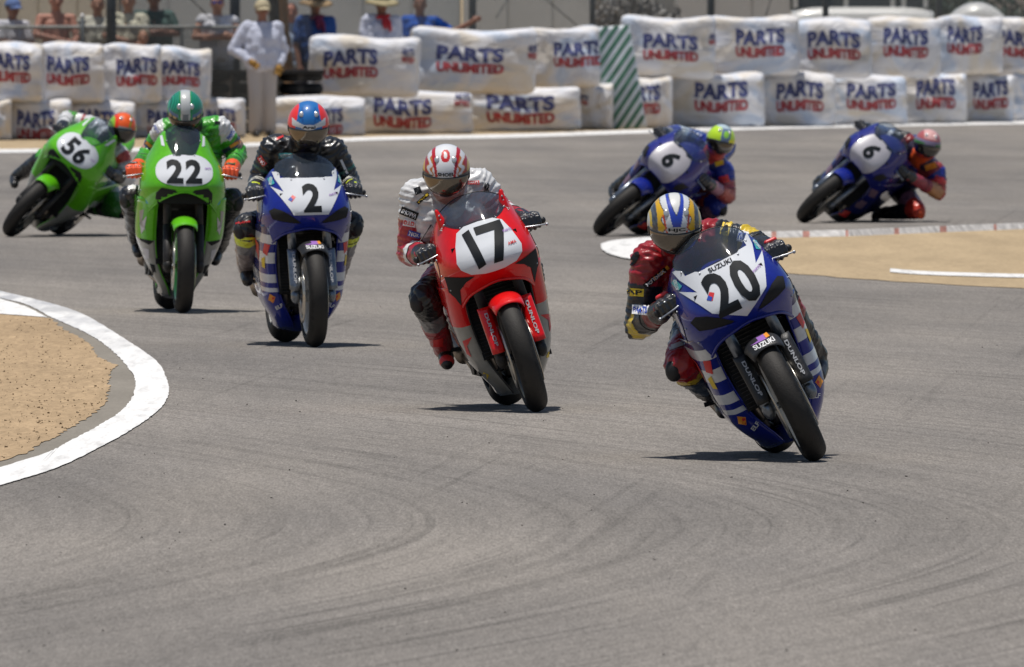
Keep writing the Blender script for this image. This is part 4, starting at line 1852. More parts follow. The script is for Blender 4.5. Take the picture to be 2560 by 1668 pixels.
def pnt_17(D):
    x, y, z = D[:, 0], D[:, 1], D[:, 2]
    ax = np.abs(x)
    c = np.tile(np.array((0.66, 0.67, 0.69)), (len(D), 1))
    f = y < 0.6
    wv = 0.03 * np.sin(z * 20 + 1)
    c[f & (ax > 0.52 + wv)] = (0.45, 0.16, 0.03)
    c[f & (ax > 0.60 + wv * 2) & (ax < 0.74 + wv * 2)] = (0.60, 0.60, 0.62)
    c[f & (ax > 0.78 + wv * 2) & (z > 0.1)] = (0.35, 0.015, 0.02)
    c[f & (ax > 0.88) & (z > 0.05)] = (0.6, 0.35, 0.03)
    lo, hi = 0.30 + 0.16 * z, 0.40 + 0.20 * z
    c[f & (ax > lo) & (ax < hi + 0.10 * np.clip(z - 0.4, 0, 1))] = (0.42, 0.012, 0.02)
    e = ((ax - 0.02) / 0.17) ** 2 + ((z - 0.80) / 0.16) ** 2
    c[(y < 0) & (e < 1)] = (0.5, 0.015, 0.02)
    e = ((ax) / 0.07) ** 2 + ((z - 0.83) / 0.08) ** 2
    c[(y < 0) & (e < 1)] = (0.66, 0.66, 0.66)
    c[z < -0.35] = (0.35, 0.15, 0.13)
    m = (z < 0.16) & f & (ax > 0.55)
    c[m] = (0.05, 0.05, 0.05)
    return c


def pnt_2(D):
    x, y, z = D[:, 0], D[:, 1], D[:, 2]
    ax = np.abs(x)
    c = np.tile(np.array((0.015, 0.14, 0.42)), (len(D), 1))
    f = y < 0.8
    fl = (0.78, 0.035, 0.03)
    c[f & (ax > 0.70 - 0.30 * z) & (ax < 0.98) & (z > 0.1)] = fl
    c[f & (ax > 0.42 + 0.0 * z) & (ax < 0.60) & (z > 0.62)] = fl
    c[f & (z > 0.22) & (ax > 0.86 - 0.75 * z) & (ax < 0.72 - 0.30 * z)] = (0.015, 0.14, 0.42)
    c[f & (z < 0.54 - 0.28 * (1 - ax)) & (z > 0.20) & (ax < 0.80)] = (0.6, 0.62, 0.63)
    c[f & (z > 0.40) & (ax > 0.26) & (ax < 0.34) & (z < 0.9)] = (0.01, 0.09, 0.33)
    c[f & (z < 0.12)] = (0.012, 0.06, 0.24)
    c[(ax > 0.82) & (z < 0.3)] = fl
    c[(z < -0.4)] = (0.02, 0.02, 0.03)
    return c


def pnt_22(D):
    x, y, z = D[:, 0], D[:, 1], D[:, 2]
    ax = np.abs(x)
    c = np.tile(np.array((0.012, 0.20, 0.12)), (len(D), 1))
    st = 0.5 + 0.5 * np.sin(x * 60 + 6 * np.sin(z * 5))
    c = c * (0.55 + 1.1 * st)[:, None]
    c[(ax < 0.26) & (z > 0.15)] = (0.45, 0.47, 0.47)
    c[(ax < 0.17) & (z < 0.45) & (z > 0.1)] = (0.15, 0.18, 0.20)
    c[(ax > 0.28) & (ax < 0.33)] = (0.01, 0.25, 0.04)
    m = (z < 0.38) & (z > 0.22) & (ax > 0.4) & (ax < 0.9)
    c[m] = (0.08, 0.16, 0.30)
    m = (z < 0.22) & (ax > 0.40) & (ax < 0.88)
    c[m] = (0.48, 0.34, 0.18)
    c[m & (np.sin(x * 24) > 0.4)] = (0.04, 0.08, 0.03)
    c[z < -0.4] = (0.02, 0.03, 0.02)
    return c


def pnt_56(D):
    x, y, z = D[:, 0], D[:, 1], D[:, 2]
    c = np.tile(np.array((0.75, 0.10, 0.01)), (len(D), 1))
    c[(np.abs(x - 0.22 - 0.2 * z) < 0.055)] = (0.03, 0.3, 0.02)
    c[(np.abs(x + 0.62) < 0.10)] = (0.75, 0.04, 0.01)
    c[(x < -0.72)] = (0.25, 0.5, 0.03)
    c[(x > 0.80)] = (0.25, 0.5, 0.03)
    c[(z < 0.22) & (y < 0) & (np.abs(x) < 0.5)] = (0.25, 0.27, 0.25)
    c[(z < -0.3)] = (0.05, 0.14, 0.03)
    return c


def pnt_y(D):
    x, y, z = D[:, 0], D[:, 1], D[:, 2]
    c = np.tile(np.array((0.45, 0.68, 0.02)), (len(D), 1))
    c[(np.abs(x - 0.12) < 0.34) & (z > 0.1)] = (0.10, 0.16, 0.28)
    c[((x - 0.12) / 0.2) ** 2 + ((z - 0.55) / 0.2) ** 2 < 1] = (0.25, 0.55, 0.06)
    c[(z > 0.85)] = (0.40, 0.50, 0.55)
    c[(x > 0.4) & (z < 0.3)] = (0.62, 0.60, 0.02)
    c[(z < -0.35)] = (0.4, 0.08, 0.06)
    return c


def pnt_o(D):
    x, y, z = D[:, 0], D[:, 1], D[:, 2]
    c = np.tile(np.array((0.40, 0.10, 0.10)), (len(D), 1))
    c[(z > 0.5) & (np.abs(x) < 0.5)] = (0.62, 0.35, 0.33)
    c[(z < 0.40) & (z > 0.12)] = (0.22, 0.18, 0.28)
    c[(z < 0.22) & (np.abs(x) > 0.4)] = (0.04, 0.18, 0.05)
    c[(z < -0.2)] = (0.55, 0.05, 0.02)
    return c


# ================================================================== MOTORCYCLE
STY = {
    'gsx': dict(W=[(0.58, 0.235), (0.66, 0.255), (0.74, 0.268), (0.82, 0.262), (0.90, 0.245), (0.96, 0.228), (1.02, 0.214), (1.07, 0.200), (1.14, 0.155)],
                Y0=[(0.58, 0.16), (0.66, 0.085), (0.72, 0.02), (0.78, -0.015), (0.84, 0.005), (0.90, 0.05), (0.97, 0.112), (1.03, 0.170), (1.09, 0.235), (1.14, 0.31)],
                zc=0.985, horn=1.045, ztop=1.13, zbot=0.70, zbot_side=0.60,
                so=[(0.10, 0.12), (0.16, 0.17), (0.25, 0.22), (0.35, 0.242), (0.50, 0.252), (0.64, 0.258), (0.72, 0.262)],
                si=[(0.10, 0.055), (0.16, 0.085), (0.25, 0.13), (0.35, 0.160), (0.50, 0.178), (0.64, 0.180), (0.72, 0.178)]),
    'cbr': dict(W=[(0.58, 0.225), (0.66, 0.245), (0.74, 0.258), (0.82, 0.250), (0.90, 0.238), (0.96, 0.222), (1.02, 0.210), (1.07, 0.198), (1.14, 0.15)],
                Y0=[(0.58, 0.17), (0.66, 0.085), (0.72, 0.02), (0.78, -0.02), (0.84, -0.005), (0.90, 0.045), (0.97, 0.108), (1.03, 0.168), (1.09, 0.235), (1.14, 0.31)],
                zc=0.99, horn=1.05, ztop=1.13, zbot=0.69, zbot_side=0.58,
                so=[(0.10, 0.10), (0.16, 0.14), (0.25, 0.19), (0.35, 0.222), (0.50, 0.245), (0.64, 0.252), (0.72, 0.255)],
                si=[(0.10, 0.05), (0.16, 0.08), (0.25, 0.12), (0.35, 0.150), (0.50, 0.168), (0.64, 0.170), (0.72, 0.165)]),
    'zx': dict(W=[(0.56, 0.272), (0.66, 0.278), (0.74, 0.280), (0.82, 0.275), (0.90, 0.262), (0.98, 0.232), (1.04, 0.205), (1.10, 0.188), (1.19, 0.14), (1.23, 0.11)],
               Y0=[(0.56, 0.20), (0.66, 0.12), (0.74, 0.03), (0.80, -0.01), (0.86, 0.005), (0.92, 0.05), (0.99, 0.110), (1.05, 0.165), (1.12, 0.235), (1.17, 0.295), (1.23, 0.38)],
               zc=1.005, horn=1.13, ztop=1.222, zbot=0.785, zbot_side=0.60,
               so=[(0.10, 0.09), (0.16, 0.13), (0.25, 0.185), (0.35, 0.235), (0.46, 0.275), (0.64, 0.283), (0.74, 0.283)],
               si=[(0.10, 0.05), (0.16, 0.075), (0.25, 0.12), (0.35, 0.150), (0.46, 0.162), (0.64, 0.165), (0.74, 0.160)]),
}


def make_bike(label, sty, contact_px, lean, yaw, C):
    S = STY[sty]
    root = empty('racing_motorcycle')
    tag(root, label, 'motorcycle', 'racing motorcycles')
    body, second = C['body'], C['second']

    def Sf(z, t, out=0.0):
        w = sm_itp(z, S['W']) + out
        y0 = sm_itp(z, S['Y0'])
        L_ = 0.30
        a = abs(t)
        sg = -1 if t < 0 else 1
        k = 0.72
        if a <= k:
            g = a / k * pi / 2
            x = w * sin(g) ** 1.0
            y = y0 + L_ * (1 - cos(g)) ** 1.25 - out * cos(g)
        else:
            q = (a - k) / (1 - k)
            x = w * (1 - 0.06 * q * q)
            y = y0 + L_ + q * 0.30
        return Vector((sg * x, y, z))

    def zs(t):            # lower edge of the screen / top of the fairing
        a = abs(t)
        if sty == 'zx':
            if a < 0.10: return S['zc'] + 0.008 * (1 - (a / 0.10) ** 2)
            if a < 0.34:
                return S['zc'] + 0.155 * ((a - 0.10) / 0.24) ** 1.3
            if a < 0.52:
                q = (a - 0.34) / 0.18
                return S['zc'] + 0.155 + 0.012 * sin(q * pi) - 0.06 * q * q
            return S['zc'] + 0.095 - (S['zc'] + 0.095 - 0.93) * ((a - 0.52) / 0.48) ** 0.7
        if a < 0.16: return S['zc'] + 0.008 * (1 - (a / 0.16) ** 2)
        if a < 0.46:
            q = (a - 0.16) / 0.30
            return S['zc'] + (S['horn'] - S['zc']) * q ** 1.6
        if a < 0.60:
            return S['horn'] - 0.04 * ((a - 0.46) / 0.14) ** 1.5
        return S['horn'] - 0.04 - (S['horn'] - 0.04 - 0.93) * ((a - 0.60) / 0.40) ** 0.8

    def zb(t):
        a = abs(t)
        q = min(1, a / 0.62)
        q = q * q * (3 - 2 * q)
        return S['zbot'] - (S['zbot'] - S['zbot_side']) * q - 0.008 * cos(q * pi * 2)
    # upper fairing
    NT, NR = 64, 26
    mb = MB()
    ts = [-1 + 2 * j / NT for j in range(NT + 1)]
    mb.grid([[Sf(zb(t) + (zs(t) - zb(t)) * i / NR, t) for t in ts] for i in range(NR + 1)])
    fme = solid(mb, 'upper_fairing', 0.006, offset=1 if False else -1)
    fair = link('upper_fairing', fme, body, root)
    # chin lip rolled inwards
    mb = MB()
    mb.tube([Sf(zb(t), t, -0.004) for t in ts[6:-6]], 0.008, 8)
    link('chin_lip', mb.mesh('chin_lip'), body, fair)
    bvf = bvh_of(fme)
    # screen
    mb = MB()
    tc_ = 0.345 if sty == 'zx' else 0.46
    tt = [-tc_ + 2 * tc_ * j / 40 for j in range(41)]
    rows = []
    for i in range(19):
        row = []
        for t in tt:
            a = abs(t) / tc_
            top = zs(t) + (S['ztop'] - zs(t)) * sqrt(max(0.0, 1 - a ** 2.6))
            lo = zs(t) - 0.012
            z = lo + (max(top, lo + 0.004) - lo) * i / 18
            q = Sf(z, t, 0.002)
            row.append(q)
        rows.append(row)
    mb.grid(rows)
    sme = mb.mesh('windscreen')
    scr = link('windscreen', sme, 'screen', root)
    mb = MB()
    mb.tube(rows[-1], 0.0026, 6)
    link('screen_edge', mb.mesh('screen_edge'), 'black_plastic', scr)
    for sx in ((-0.28, -0.14, 0.14, 0.28) if sty == 'zx' else (-0.38, -0.2, 0.2, 0.38)):
        p = Sf(zs(sx) - 0.010, sx, 0.003)
        mb = MB()
        mb.ball(p, 0.006, 8)
        link('screen_screw', mb.mesh('screen_screw'), 'alloy', scr)

    def front(name, polys, mt, off=0.0028, cell=0.018):
        return lay(name, flat_mesh('poly', polys, cell), mt, bvf, fair, (0, 0, 0), (1, 0, 0), (0, 0, 1), off)

    def ftext(name, txt, cx, cz, w, h, mt, bold=0.03, rot=0, off=0.006, cell=(0.14, 0.14)):
        c, s = cos(radians(rot)), sin(radians(rot))
        return lay(name, flat_mesh('text', txt, cell, bold), mt, bvf, fair, (cx, 0, cz), Vector((c, 0, s)) * w, Vector((-s, 0, c)) * h, off)

    def mir(p): return p + [(-x, y) for x, y in p[::-1]]
    if sty == 'cbr':
        for sx in (-1, 1):
            mb = MB()
            p0 = Sf(1.035, sx * 0.40)
            mb.tube([p0 + Vector((0, 0.01, -0.05)), p0 + Vector((sx * 0.004, 0.005, 0.01)), p0 + Vector((sx * 0.010, 0.012, 0.055))], [0.036, 0.027, 0.013], 14, round_ends=True, flat=0.8)
            link('mirror_blank', mb.mesh('mirror_blank'), body, fair)
            mb = MB()
            for q in (0.0, 0.022):
                mb.ball(p0 + Vector((sx * 0.006, -0.016, 0.012 + q)), 0.006, 8)
            link('screw_head', mb.mesh('screw_head'), 'alloy', fair)
    mb = MB()
    for sx in (-1, 1):
        for (z_, t_) in ((0.70, 0.50), (0.78, 0.60), (0.86, 0.66), (0.93, 0.70), (0.66, 0.66)):
            mb.ball(Sf(z_, sx * t_, 0.001), 0.0055, 8)
    fo = link('fasteners', mb.mesh('fasteners'), 'alloy', fair)
    fo['kind'] = 'stuff'
    for sx in (-1, 1):
        mb = MB()
        mb.tube([Sf(0.93 - 0.24 * i / 14, sx * (0.74 - 0.10 * sin(pi * i / 14)), 0.0008) for i in range(15)], 0.0022, 6)
        link('panel_seam', mb.mesh('panel_seam'), 'dark_void', fair)
    # side fairings
    yf = [(0.10, 0.56), (0.16, 0.46), (0.25, 0.405), (0.35, 0.385), (0.50, 0.33), (0.64, 0.22), (0.72, 0.15)]
    zt = 0.72 if sty != 'zx' else 0.74
    bounds = C['bands']            # list of (z_lower, material) from the top down
    zl = []
    z = zt
    mats_rows = []
    for (zlo, mt) in bounds:
        n = max(1, int(round((z - zlo) / 0.02)))
        for k in range(n):
            zl.append(z - (z - zlo) * k / n)
            mats_rows.append(mt)
        z = zlo
    zl.append(z)
    names = []
    for m_ in mats_rows:
        if m_ not in names: names.append(m_)
    for sg in (-1, 1):
        mb = MB()
        rows = []
        NS = 26
        for z in zl:
            row = []
            xo, xi, y0 = sm_itp(z, S['so']), sm_itp(z, S['si']), sm_itp(z, yf)
            for j in range(NS + 1):
                t = j / NS
                zz = z + C.get('slant', 0.05) * (max(0, t - 0.15)) * (0 if z < 0.13 or z > zt - 0.03 else 1)
                if t < 0.45:
                    g = t / 0.45 * pi / 2
                    x = xi + (xo - xi) * sin(g) ** 0.8
                    y = y0 + 0.15 * (1 - cos(g))
                else:
                    q = (t - 0.45) / 0.55
                    x = xo - 0.02 * q * q - 0.012 * sin(q * pi) * (1 if 0.3 < z < 0.6 else 0)
                    y = y0 + 0.15 + q * (0.86 - y0 + 0.1 * z)
                row.append((sg * x, y, zz))
            rows.append(row)
        mb.grid(rows, mfun=lambda i, j: names.index(mats_rows[i]))
        sm_ = solid(mb, 'side_fairing', 0.005, offset=-1 if sg > 0 else 1)
        sf = link('side_fairing', sm_, [M[k] for k in names], root)
        bvs = bvh_of(sm_)
        # rolled front edge
        mb = MB()
        mb.tube([r[0] for r in rows], 0.006, 6)
        link('fairing_edge', mb.mesh('fairing_edge'), C.get('edge', body), sf)
        for (txt, y_, z_, w, h, mt, rot) in C.get('side_text', []):
            U = Vector((0, -sg * -1, 0)) if False else Vector((0, 1 if sg > 0 else -1, 0))
            c, s = cos(radians(rot)), sin(radians(rot))
            Ur = U * c + Vector((0, 0, 1)) * s
            Vr = -U * s + Vector((0, 0, 1)) * c
            lay('side_lettering', flat_mesh('text', txt, (0.05, 0.3), 0.03), mt, bvs, sf, (0, y_, z_), Ur * w, Vr * h, 0.004)
        for (poly, mt) in C.get('side_poly', []):
            pp = [[(x * (1 if sg > 0 else -1), y) for x, y in poly]]
            lay('side_decal', flat_mesh('poly', pp, 0.03), mt, bvs, sf, (0, 0, 0), Vector((0, 1 if sg > 0 else -1, 0)), (0, 0, 1), 0.003)
        for (poly, mt) in C.get('front_side_poly', []):
            pp = [[(x * sg, y) for x, y in poly]]
            lay('fairing_decal', flat_mesh('poly', pp, 0.02), mt, bvs, sf, (0, 0, 0), (1, 0, 0), (0, 0, 1), 0.003)
        for (txt, x_, z_, w, h, mt, rot) in C.get('front_side_text', []):
            c, s = cos(radians(rot * sg)), sin(radians(rot * sg))
            lay('fairing_lettering', flat_mesh('text', txt, (0.12, 0.3), 0.03), mt, bvs, sf, (sg * x_, 0, z_), Vector((c, 0, s)) * w, Vector((-s, 0, c)) * h, 0.005)
    # belly pan
    mb = MB()
    mb.tube([(0, 0.50, 0.20), (0, 0.62, 0.135), (0, 0.95, 0.13), (0, 1.12, 0.19)], [0.04, 0.10, 0.11, 0.06], 16, round_ends=True, flat=1.0)
    me = mb.mesh('belly_pan')
    for v in me.vertices: v.co.z = 0.135 + (v.co.z - 0.135) * 0.55
    link('belly_pan', me, names[-1] and M[names[-1]], root)
    # ---- livery
    C['livery'](front, ftext, mir)
    # ---- running gear
    def wheel(yc, zc, R_, hw, kind, rim, steer=0.0):
        w = empty('front_wheel' if kind == 'f' else 'rear_wheel')
        w.parent = root
        w.location = (0, yc, zc)
        w.rotation_euler = (0, 0, radians(steer))
        pr = []
        rr = R_ - hw * 0.95
        for k in range(21):
            a = radians(-108 + 216 * k / 20)
            pr.append((hw * sin(a), rr + hw * 0.95 * cos(a)))
        pr += [(hw * 0.72, 0.222), (-hw * 0.72, 0.222)]
        mb = MB()
        mb.lathe(pr, n=72)
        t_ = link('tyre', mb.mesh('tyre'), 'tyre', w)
        mb = MB()
        q = hw * 0.82
        mb.lathe([(-q, 0.226), (-q - 0.004, 0.212), (-q + 0.012, 0.200), (0, 0.188), (q - 0.012, 0.200), (q + 0.004, 0.212), (q, 0.226), (0, 0.210)], n=60)
        mb.tube([(-q, 0, 0), (q, 0, 0)], 0.035, 20)
        for k in range(3):
            a = radians(120 * k + 20)
            for s in (-0.12, 0.12):
                mb.tube([(0, 0.03 * cos(a + s), 0.03 * sin(a + s)), (0, 0.195 * cos(a + s * 0.6), 0.195 * sin(a + s * 0.6))], [0.018, 0.012], 8)
        link('rim', mb.mesh('rim'), rim, w)
        for s in ((-1, 1) if kind == 'f' else (1,)):
            mb = MB()
            x = s * (hw + 0.012)
            mb.lathe([(x - 0.0025, 0.112), (x - 0.0025, 0.158), (x + 0.0025, 0.158), (x + 0.0025, 0.112)], n=48)
            mb.lathe([(x - 0.004, 0.04), (x - 0.004, 0.115), (x + 0.004, 0.115), (x + 0.004, 0.04)], n=24)
            link('brake_disc', mb.mesh('brake_disc'), 'disc_metal', w)
        return w
    fw = wheel(0.0, 0.300, 0.300, 0.056, 'f', C['rim'], C.get('steer', 0))
    rw = wheel(1.40, 0.315, 0.315, 0.094, 'r', C['rim'])
    # fork
    rk = 0.42
    for s in (-1, 1):
        x = s * 0.103
        mb = MB()
        mb.tube([(x, 0.02, 0.285), (x, 0.0, 0.33), (x, 0.10, 0.56)], [0.027, 0.029, 0.027], 16)
        mb.tube([(x, 0.095, 0.55), (x, 0.25, 0.92)], 0.0215 if C.get('slim') else 0.0255, 14, mi=0)
        mb.ball((x, 0.0, 0.30), (0.03, 0.04, 0.045), 14)
        fl = link('fork_leg', mb.mesh('fork_leg'), C.get('fork', 'fork_metal'), root)
        mb = MB()
        mb.tube([(s * 0.02, 0.0, 0.30), (x + s * 0.025, 0.0, 0.30)], 0.016, 14)
        link('axle_nut', mb.mesh('axle_nut'), 'alloy', fl)
        mb = MB()
        mb.box((s * 0.088, 0.115, 0.35), (0.032, 0.06, 0.11), Matrix.Rotation(radians(-24), 3, 'X'))
        mb.tube([(s * 0.088, 0.15, 0.38), (s * 0.11, 0.20, 0.55), (s * 0.08, 0.22, 0.72)], 0.004, 6)
        link('brake_caliper', mb.mesh('brake_caliper', False), 'engine_dark', root)
        # guard with brand
        if C.get('guard'):
            mb = MB()
            ga = Vector((x + s * 0.004, -0.045, 0.34))
            gb = Vector((x + s * 0.004, 0.045, 0.575))
            rows = []
            for i in range(9):
                p = ga.lerp(gb, i / 8)
                hwid = 0.034
                rows.append([p + Vector((hwid * sin(a), -0.030 * cos(a) + 0.02, 0)) for a in [radians(-85 + 170 * k / 10) for k in range(11)]])
            mb.grid(rows)
            gm = solid(mb, 'fork_guard', 0.003)
            go = link('fork_guard', gm, C['guard'], root)
            bg = bvh_of(gm)
            lay('guard_lettering', flat_mesh('text', 'DUNLOP', (0.12, 0.4), 0.03), 'guard_grey', bg, go, (x + s * 0.004, 0, 0.46), Vector((0, 0, -0.17)), Vector((0.017, 0, 0)), 0.003)
    # fender hugging the front tyre
    mb = MB()
    rows = []
    for i in range(25):
        a = radians(57 + 96 * i / 24)          # angle from the front, over the top
        row = []
        wd = 0.086 * (0.85 + 0.15 * sin(pi * i / 24) ** 0.5)
        for k in range(17):
            b2 = radians(-90 + 180 * k / 16)
            r = 0.322 - 0.060 * (1 - cos(b2)) * 0.9
            row.append((wd * sin(b2), -r * cos(a), 0.30 + r * sin(a)))
        rows.append(row)
    mb.grid(rows)
    fm = solid(mb, 'front_fender', 0.003)
    fd = link('front_fender', fm, C['fender'], root)
    bfd = bvh_of(fm)
    C['fender_art'](bfd, fd)
    mb = MB()
    mb.box((0, 0.19, 0.80), (0.27, 0.07, 0.045))
    link('triple_clamp', mb.mesh('triple_clamp', False), 'black_plastic', root)
    # radiator with real fins, ducts, engine
    mb = MB()
    mb.box((0, 0.43, 0.50), (0.31, 0.03, 0.40), Matrix.Rotation(radians(-12), 3, 'X'))
    for k in range(20):
        z = 0.32 + k * 0.018
        mb.box((0, 0.412 + (z - 0.5) * 0.21 - 0.006, z), (0.29, 0.014, 0.004))
    link('radiator', mb.mesh('radiator', False), 'engine_dark', root)
    mb = MB()
    mb.box((0, 0.70, 0.42), (0.38, 0.42, 0.38))
    mb.box((0, 0.60, 0.66), (0.30, 0.30, 0.22))
    mb.tube([(-0.2, 0.68, 0.32), (0.2, 0.68, 0.32)], 0.085, 18)
    link('engine', mb.mesh('engine', False), 'engine_dark', root)
    for s in (-1, 1):
        mb = MB()
        for o_ in (0.05, 0.12):
            mb.tube([(s * o_, 0.47, 0.52), (s * o_, 0.46, 0.34), (s * o_ * 0.8, 0.52, 0.21), (s * o_ * 0.5, 0.75, 0.17)], 0.019, 10)
        link('header_pipe', mb.mesh('header_pipe'), 'exhaust_metal', root)
        mb = MB()
        mb.tube([(s * 0.06, 0.26, 0.86), (s * 0.15, 0.50, 0.78), (s * 0.17, 0.85, 0.62), (s * 0.12, 0.98, 0.42)], [0.03, 0.042, 0.04, 0.03], 10)
        link('frame_spar', mb.mesh('frame_spar'), 'engine_dark', root)
        mb = MB()
        mb.tube([(s * 0.12, 0.98, 0.42), (s * 0.125, 1.42, 0.315)], [0.035, 0.026], 10)
        link('swingarm', mb.mesh('swingarm'), 'alloy', root)
        # clip-on bar, grip, lever
        mb = MB()
        bx_ = C.get('barx', 0.27)
        mb.tube([(s * 0.11, 0.27, 0.915), (s * (bx_ + 0.05), 0.33, 0.89)], 0.011, 10)
        bar = link('handlebar', mb.mesh('handlebar'), 'black_plastic', root)
        mb = MB()
        mb.tube([(s * (bx_ - 0.07), 0.30, 0.90), (s * (bx_ + 0.058), 0.335, 0.889)], 0.0165, 12)
        mb.ball((s * (bx_ + 0.06), 0.335, 0.889), 0.018, 10)
        link('grip', mb.mesh('grip'), 'black_plastic', bar)
        mb = MB()
        mb.tube([(s * (bx_ - 0.08), 0.262, 0.892), (s * (bx_ - 0.01), 0.225, 0.880), (s * (bx_ + 0.065), 0.242, 0.868)], [0.0055, 0.0045, 0.004], 8, round_ends=True)
        mb.ball((s * (bx_ + 0.068), 0.243, 0.867), 0.008, 10)
        link('lever', mb.mesh('lever'), 'alloy', bar)
        # rear-set peg
        mb = MB()
        mb.tube([(s * 0.15, 0.98, 0.36), (s * 0.27, 0.98, 0.38)], 0.011, 8)
        mb.box((s * 0.16, 1.0, 0.38), (0.015, 0.10, 0.12))
        link('foot_peg', mb.mesh('foot_peg', False), 'black_plastic', root)
    mb = MB()
    mb.tube([(-0.08, 0.76, 0.17), (-0.15, 1.05, 0.24), (-0.175, 1.18, 0.34)], 0.025, 12)
    mb.tube([(-0.175, 1.15, 0.32), (-0.20, 1.50, 0.52)], [0.050, 0.058], 18)
    link('exhaust', mb.mesh('exhaust'), 'exhaust_metal', root)
    # tank, seat and tail
    mb = MB()
    mb.ball((0, 0.70, 0.87), (0.17, 0.25, 0.11), 24)
    mb.ball((0, 0.80, 0.84), (0.12, 0.20, 0.10), 20)
    tk = remesh(mb, 'fuel_tank', 0.012, 4)
    link('fuel_tank', tk, body, root)
    mb = MB()
    rows = []
    for i in range(13):
        t = i / 12
        y = 0.95 + 0.62 * t
        w_ = 0.125 * (1 - t) ** 0.55 + 0.03
        zc_ = 0.84 + 0.15 * t
        hh = 0.07 - 0.03 * t
        rows.append([(w_ * cos(a), y, zc_ + hh * sin(a)) for a in [2 * pi * k / 16 for k in range(17)]])
    mb.grid(rows)
    link('tail_section', mb.mesh('tail_section'), body, root)
    mb = MB()
    mb.box((0, 1.08, 0.925), (0.20, 0.30, 0.03))
    link('seat', mb.mesh('seat', False), 'black_plastic', root)
    mb = MB()
    mb.box((0, 0.17, 0.80), (0.34, 0.16, 0.20))
    mb.box((0, 0.26, 0.93), (0.16, 0.05, 0.08))
    link('instrument_stay', mb.mesh('instrument_stay', False), 'dark_void', root)

    # ---- stand it on the track at the pixel of its front contact patch
    R_ = Matrix.Rotation(radians(yaw), 4, 'Z') @ Matrix.Rotation(radians(lean), 4, 'Y')

    def low(wh, ymin=None):
        best = None
        tm = [c for c in wh.children if c.name.startswith('tyre')][0].data
        L_ = Matrix.Translation(wh.location) @ wh.rotation_euler.to_matrix().to_4x4()
        for v in tm.vertices:
            p = R_ @ (L_ @ v.co)
            if best is None or p.z < best.z: best = p
        return best
    lf, lr = low(fw), low(rw)
    g = G(*contact_px)
    dz = (lr.z - lf.z)
    # settle the rear tyre on the road too
    corr = Matrix.Rotation(-math.asin(max(-0.1, min(0.1, dz / 1.4))), 4, 'X')
    Rw = Matrix.Rotation(radians(yaw), 4, 'Z') @ corr @ Matrix.Rotation(radians(lean), 4, 'Y')
    R_ = Rw
    lf, lr = low(fw), low(rw)
    root.matrix_world = Matrix.Translation((g.x - lf.x, g.y - lf.y, ZT - min(lf.z, lr.z))) @ Rw
    root['barx'] = C.get('barx', 0.27)
    return root, g.y


def no_art(b_, o): pass


def suzuki_fender(b_, o):
    lay('fender_lettering', flat_mesh('text', 'SUZUKI', (0.12, 0.4), 0.03), 'ink_white', b_, o, (0, 0, 0.585), (0.10, 0, 0), (0, 0, 0.020), 0.003)
    lay('fender_badge', flat_mesh('poly', [[(-0.055, 0.598), (0.055, 0.598), (0.045, 0.617), (-0.045, 0.617)]], 0.02), 'ink_purple', b_, o, (0, 0, 0), (1, 0, 0), (0, 0, 1), 0.003)
    lay('fender_badge', flat_mesh('poly', [[(0.020, 0.600), (0.050, 0.600), (0.043, 0.615), (0.020, 0.615)]], 0.02), 'ink_orange', b_, o, (0, 0, 0), (1, 0, 0), (0, 0, 1), 0.0045)


def liv_suzuki(num):
    def f(front, ftext, mir):
        bottom = [(0.10, 0.772)] if num == '2' else [(0.135, 0.80), (0.0, 0.722)]
        right = [(0.0, 0.985), (0.100, 0.987), (0.176, 1.044), (0.190, 1.036), (0.182, 0.985), (0.146, 0.908), (0.208, 0.940)] + bottom
        pts = right + [(-x, y) for x, y in right[::-1] if x > 0]
        front('number_plate', [pts], 'plate_white')
        if num == '2':
            ftext('race_number', '2', 0.008, 0.868, 0.105, 0.165, 'ink_black', 0.035)
        else:
            ftext('race_number', '2', -0.060, 0.862, 0.108, 0.192, 'ink_black', 0.035)
            ftext('race_number', '0', 0.062, 0.864, 0.104, 0.192, 'ink_black', 0.035)
            ftext('brand_name', 'SUZUKI', 0.0, 0.969, 0.115, 0.020, 'ink_black', 0.02, off=0.0055)
        for s in (-1, 1):
            front('sponsor_decal', [[(s * 0.194, 0.998), (s * 0.212, 0.984), (s * 0.206, 0.944), (s * 0.184, 0.958)]], 'ink_teal', 0.0035)
            ftext('sponsor_lettering', 'MOTOREX', s * 0.199, 0.971, 0.045, 0.012, 'ink_white', 0.02, rot=-75 * s, off=0.0065)
            # ram air mouths
            front('air_intake', [[(s * 0.232, 0.800), (s * 0.215, 0.752), (s * 0.165, 0.738), (s * 0.085, 0.722), (s * 0.060, 0.728), (s * 0.110, 0.765), (s * 0.165, 0.800), (s * 0.205, 0.815)]], 'dark_void', 0.003)
            front('intake_rim', [[(s * 0.236, 0.796), (s * 0.218, 0.747), (s * 0.165, 0.731), (s * 0.060, 0.714), (s * 0.055, 0.722), (s * 0.165, 0.737), (s * 0.214, 0.752), (s * 0.231, 0.798)]], 'paint_blue', 0.006)
        front('series_badge', [[(-0.128, 0.862), (-0.100, 0.888), (-0.083, 0.876), (-0.107, 0.848)]], 'ink_red', 0.0038)
        front('series_badge', [[(-0.128, 0.862), (-0.112, 0.877), (-0.100, 0.862), (-0.112, 0.850)]], 'ink_blue', 0.0046)
        ftext('sponsor_lettering', 'PARTS', 0.135, 0.885, 0.045, 0.011, 'ink_purple', 0.02, rot=14, off=0.0065)
    return f


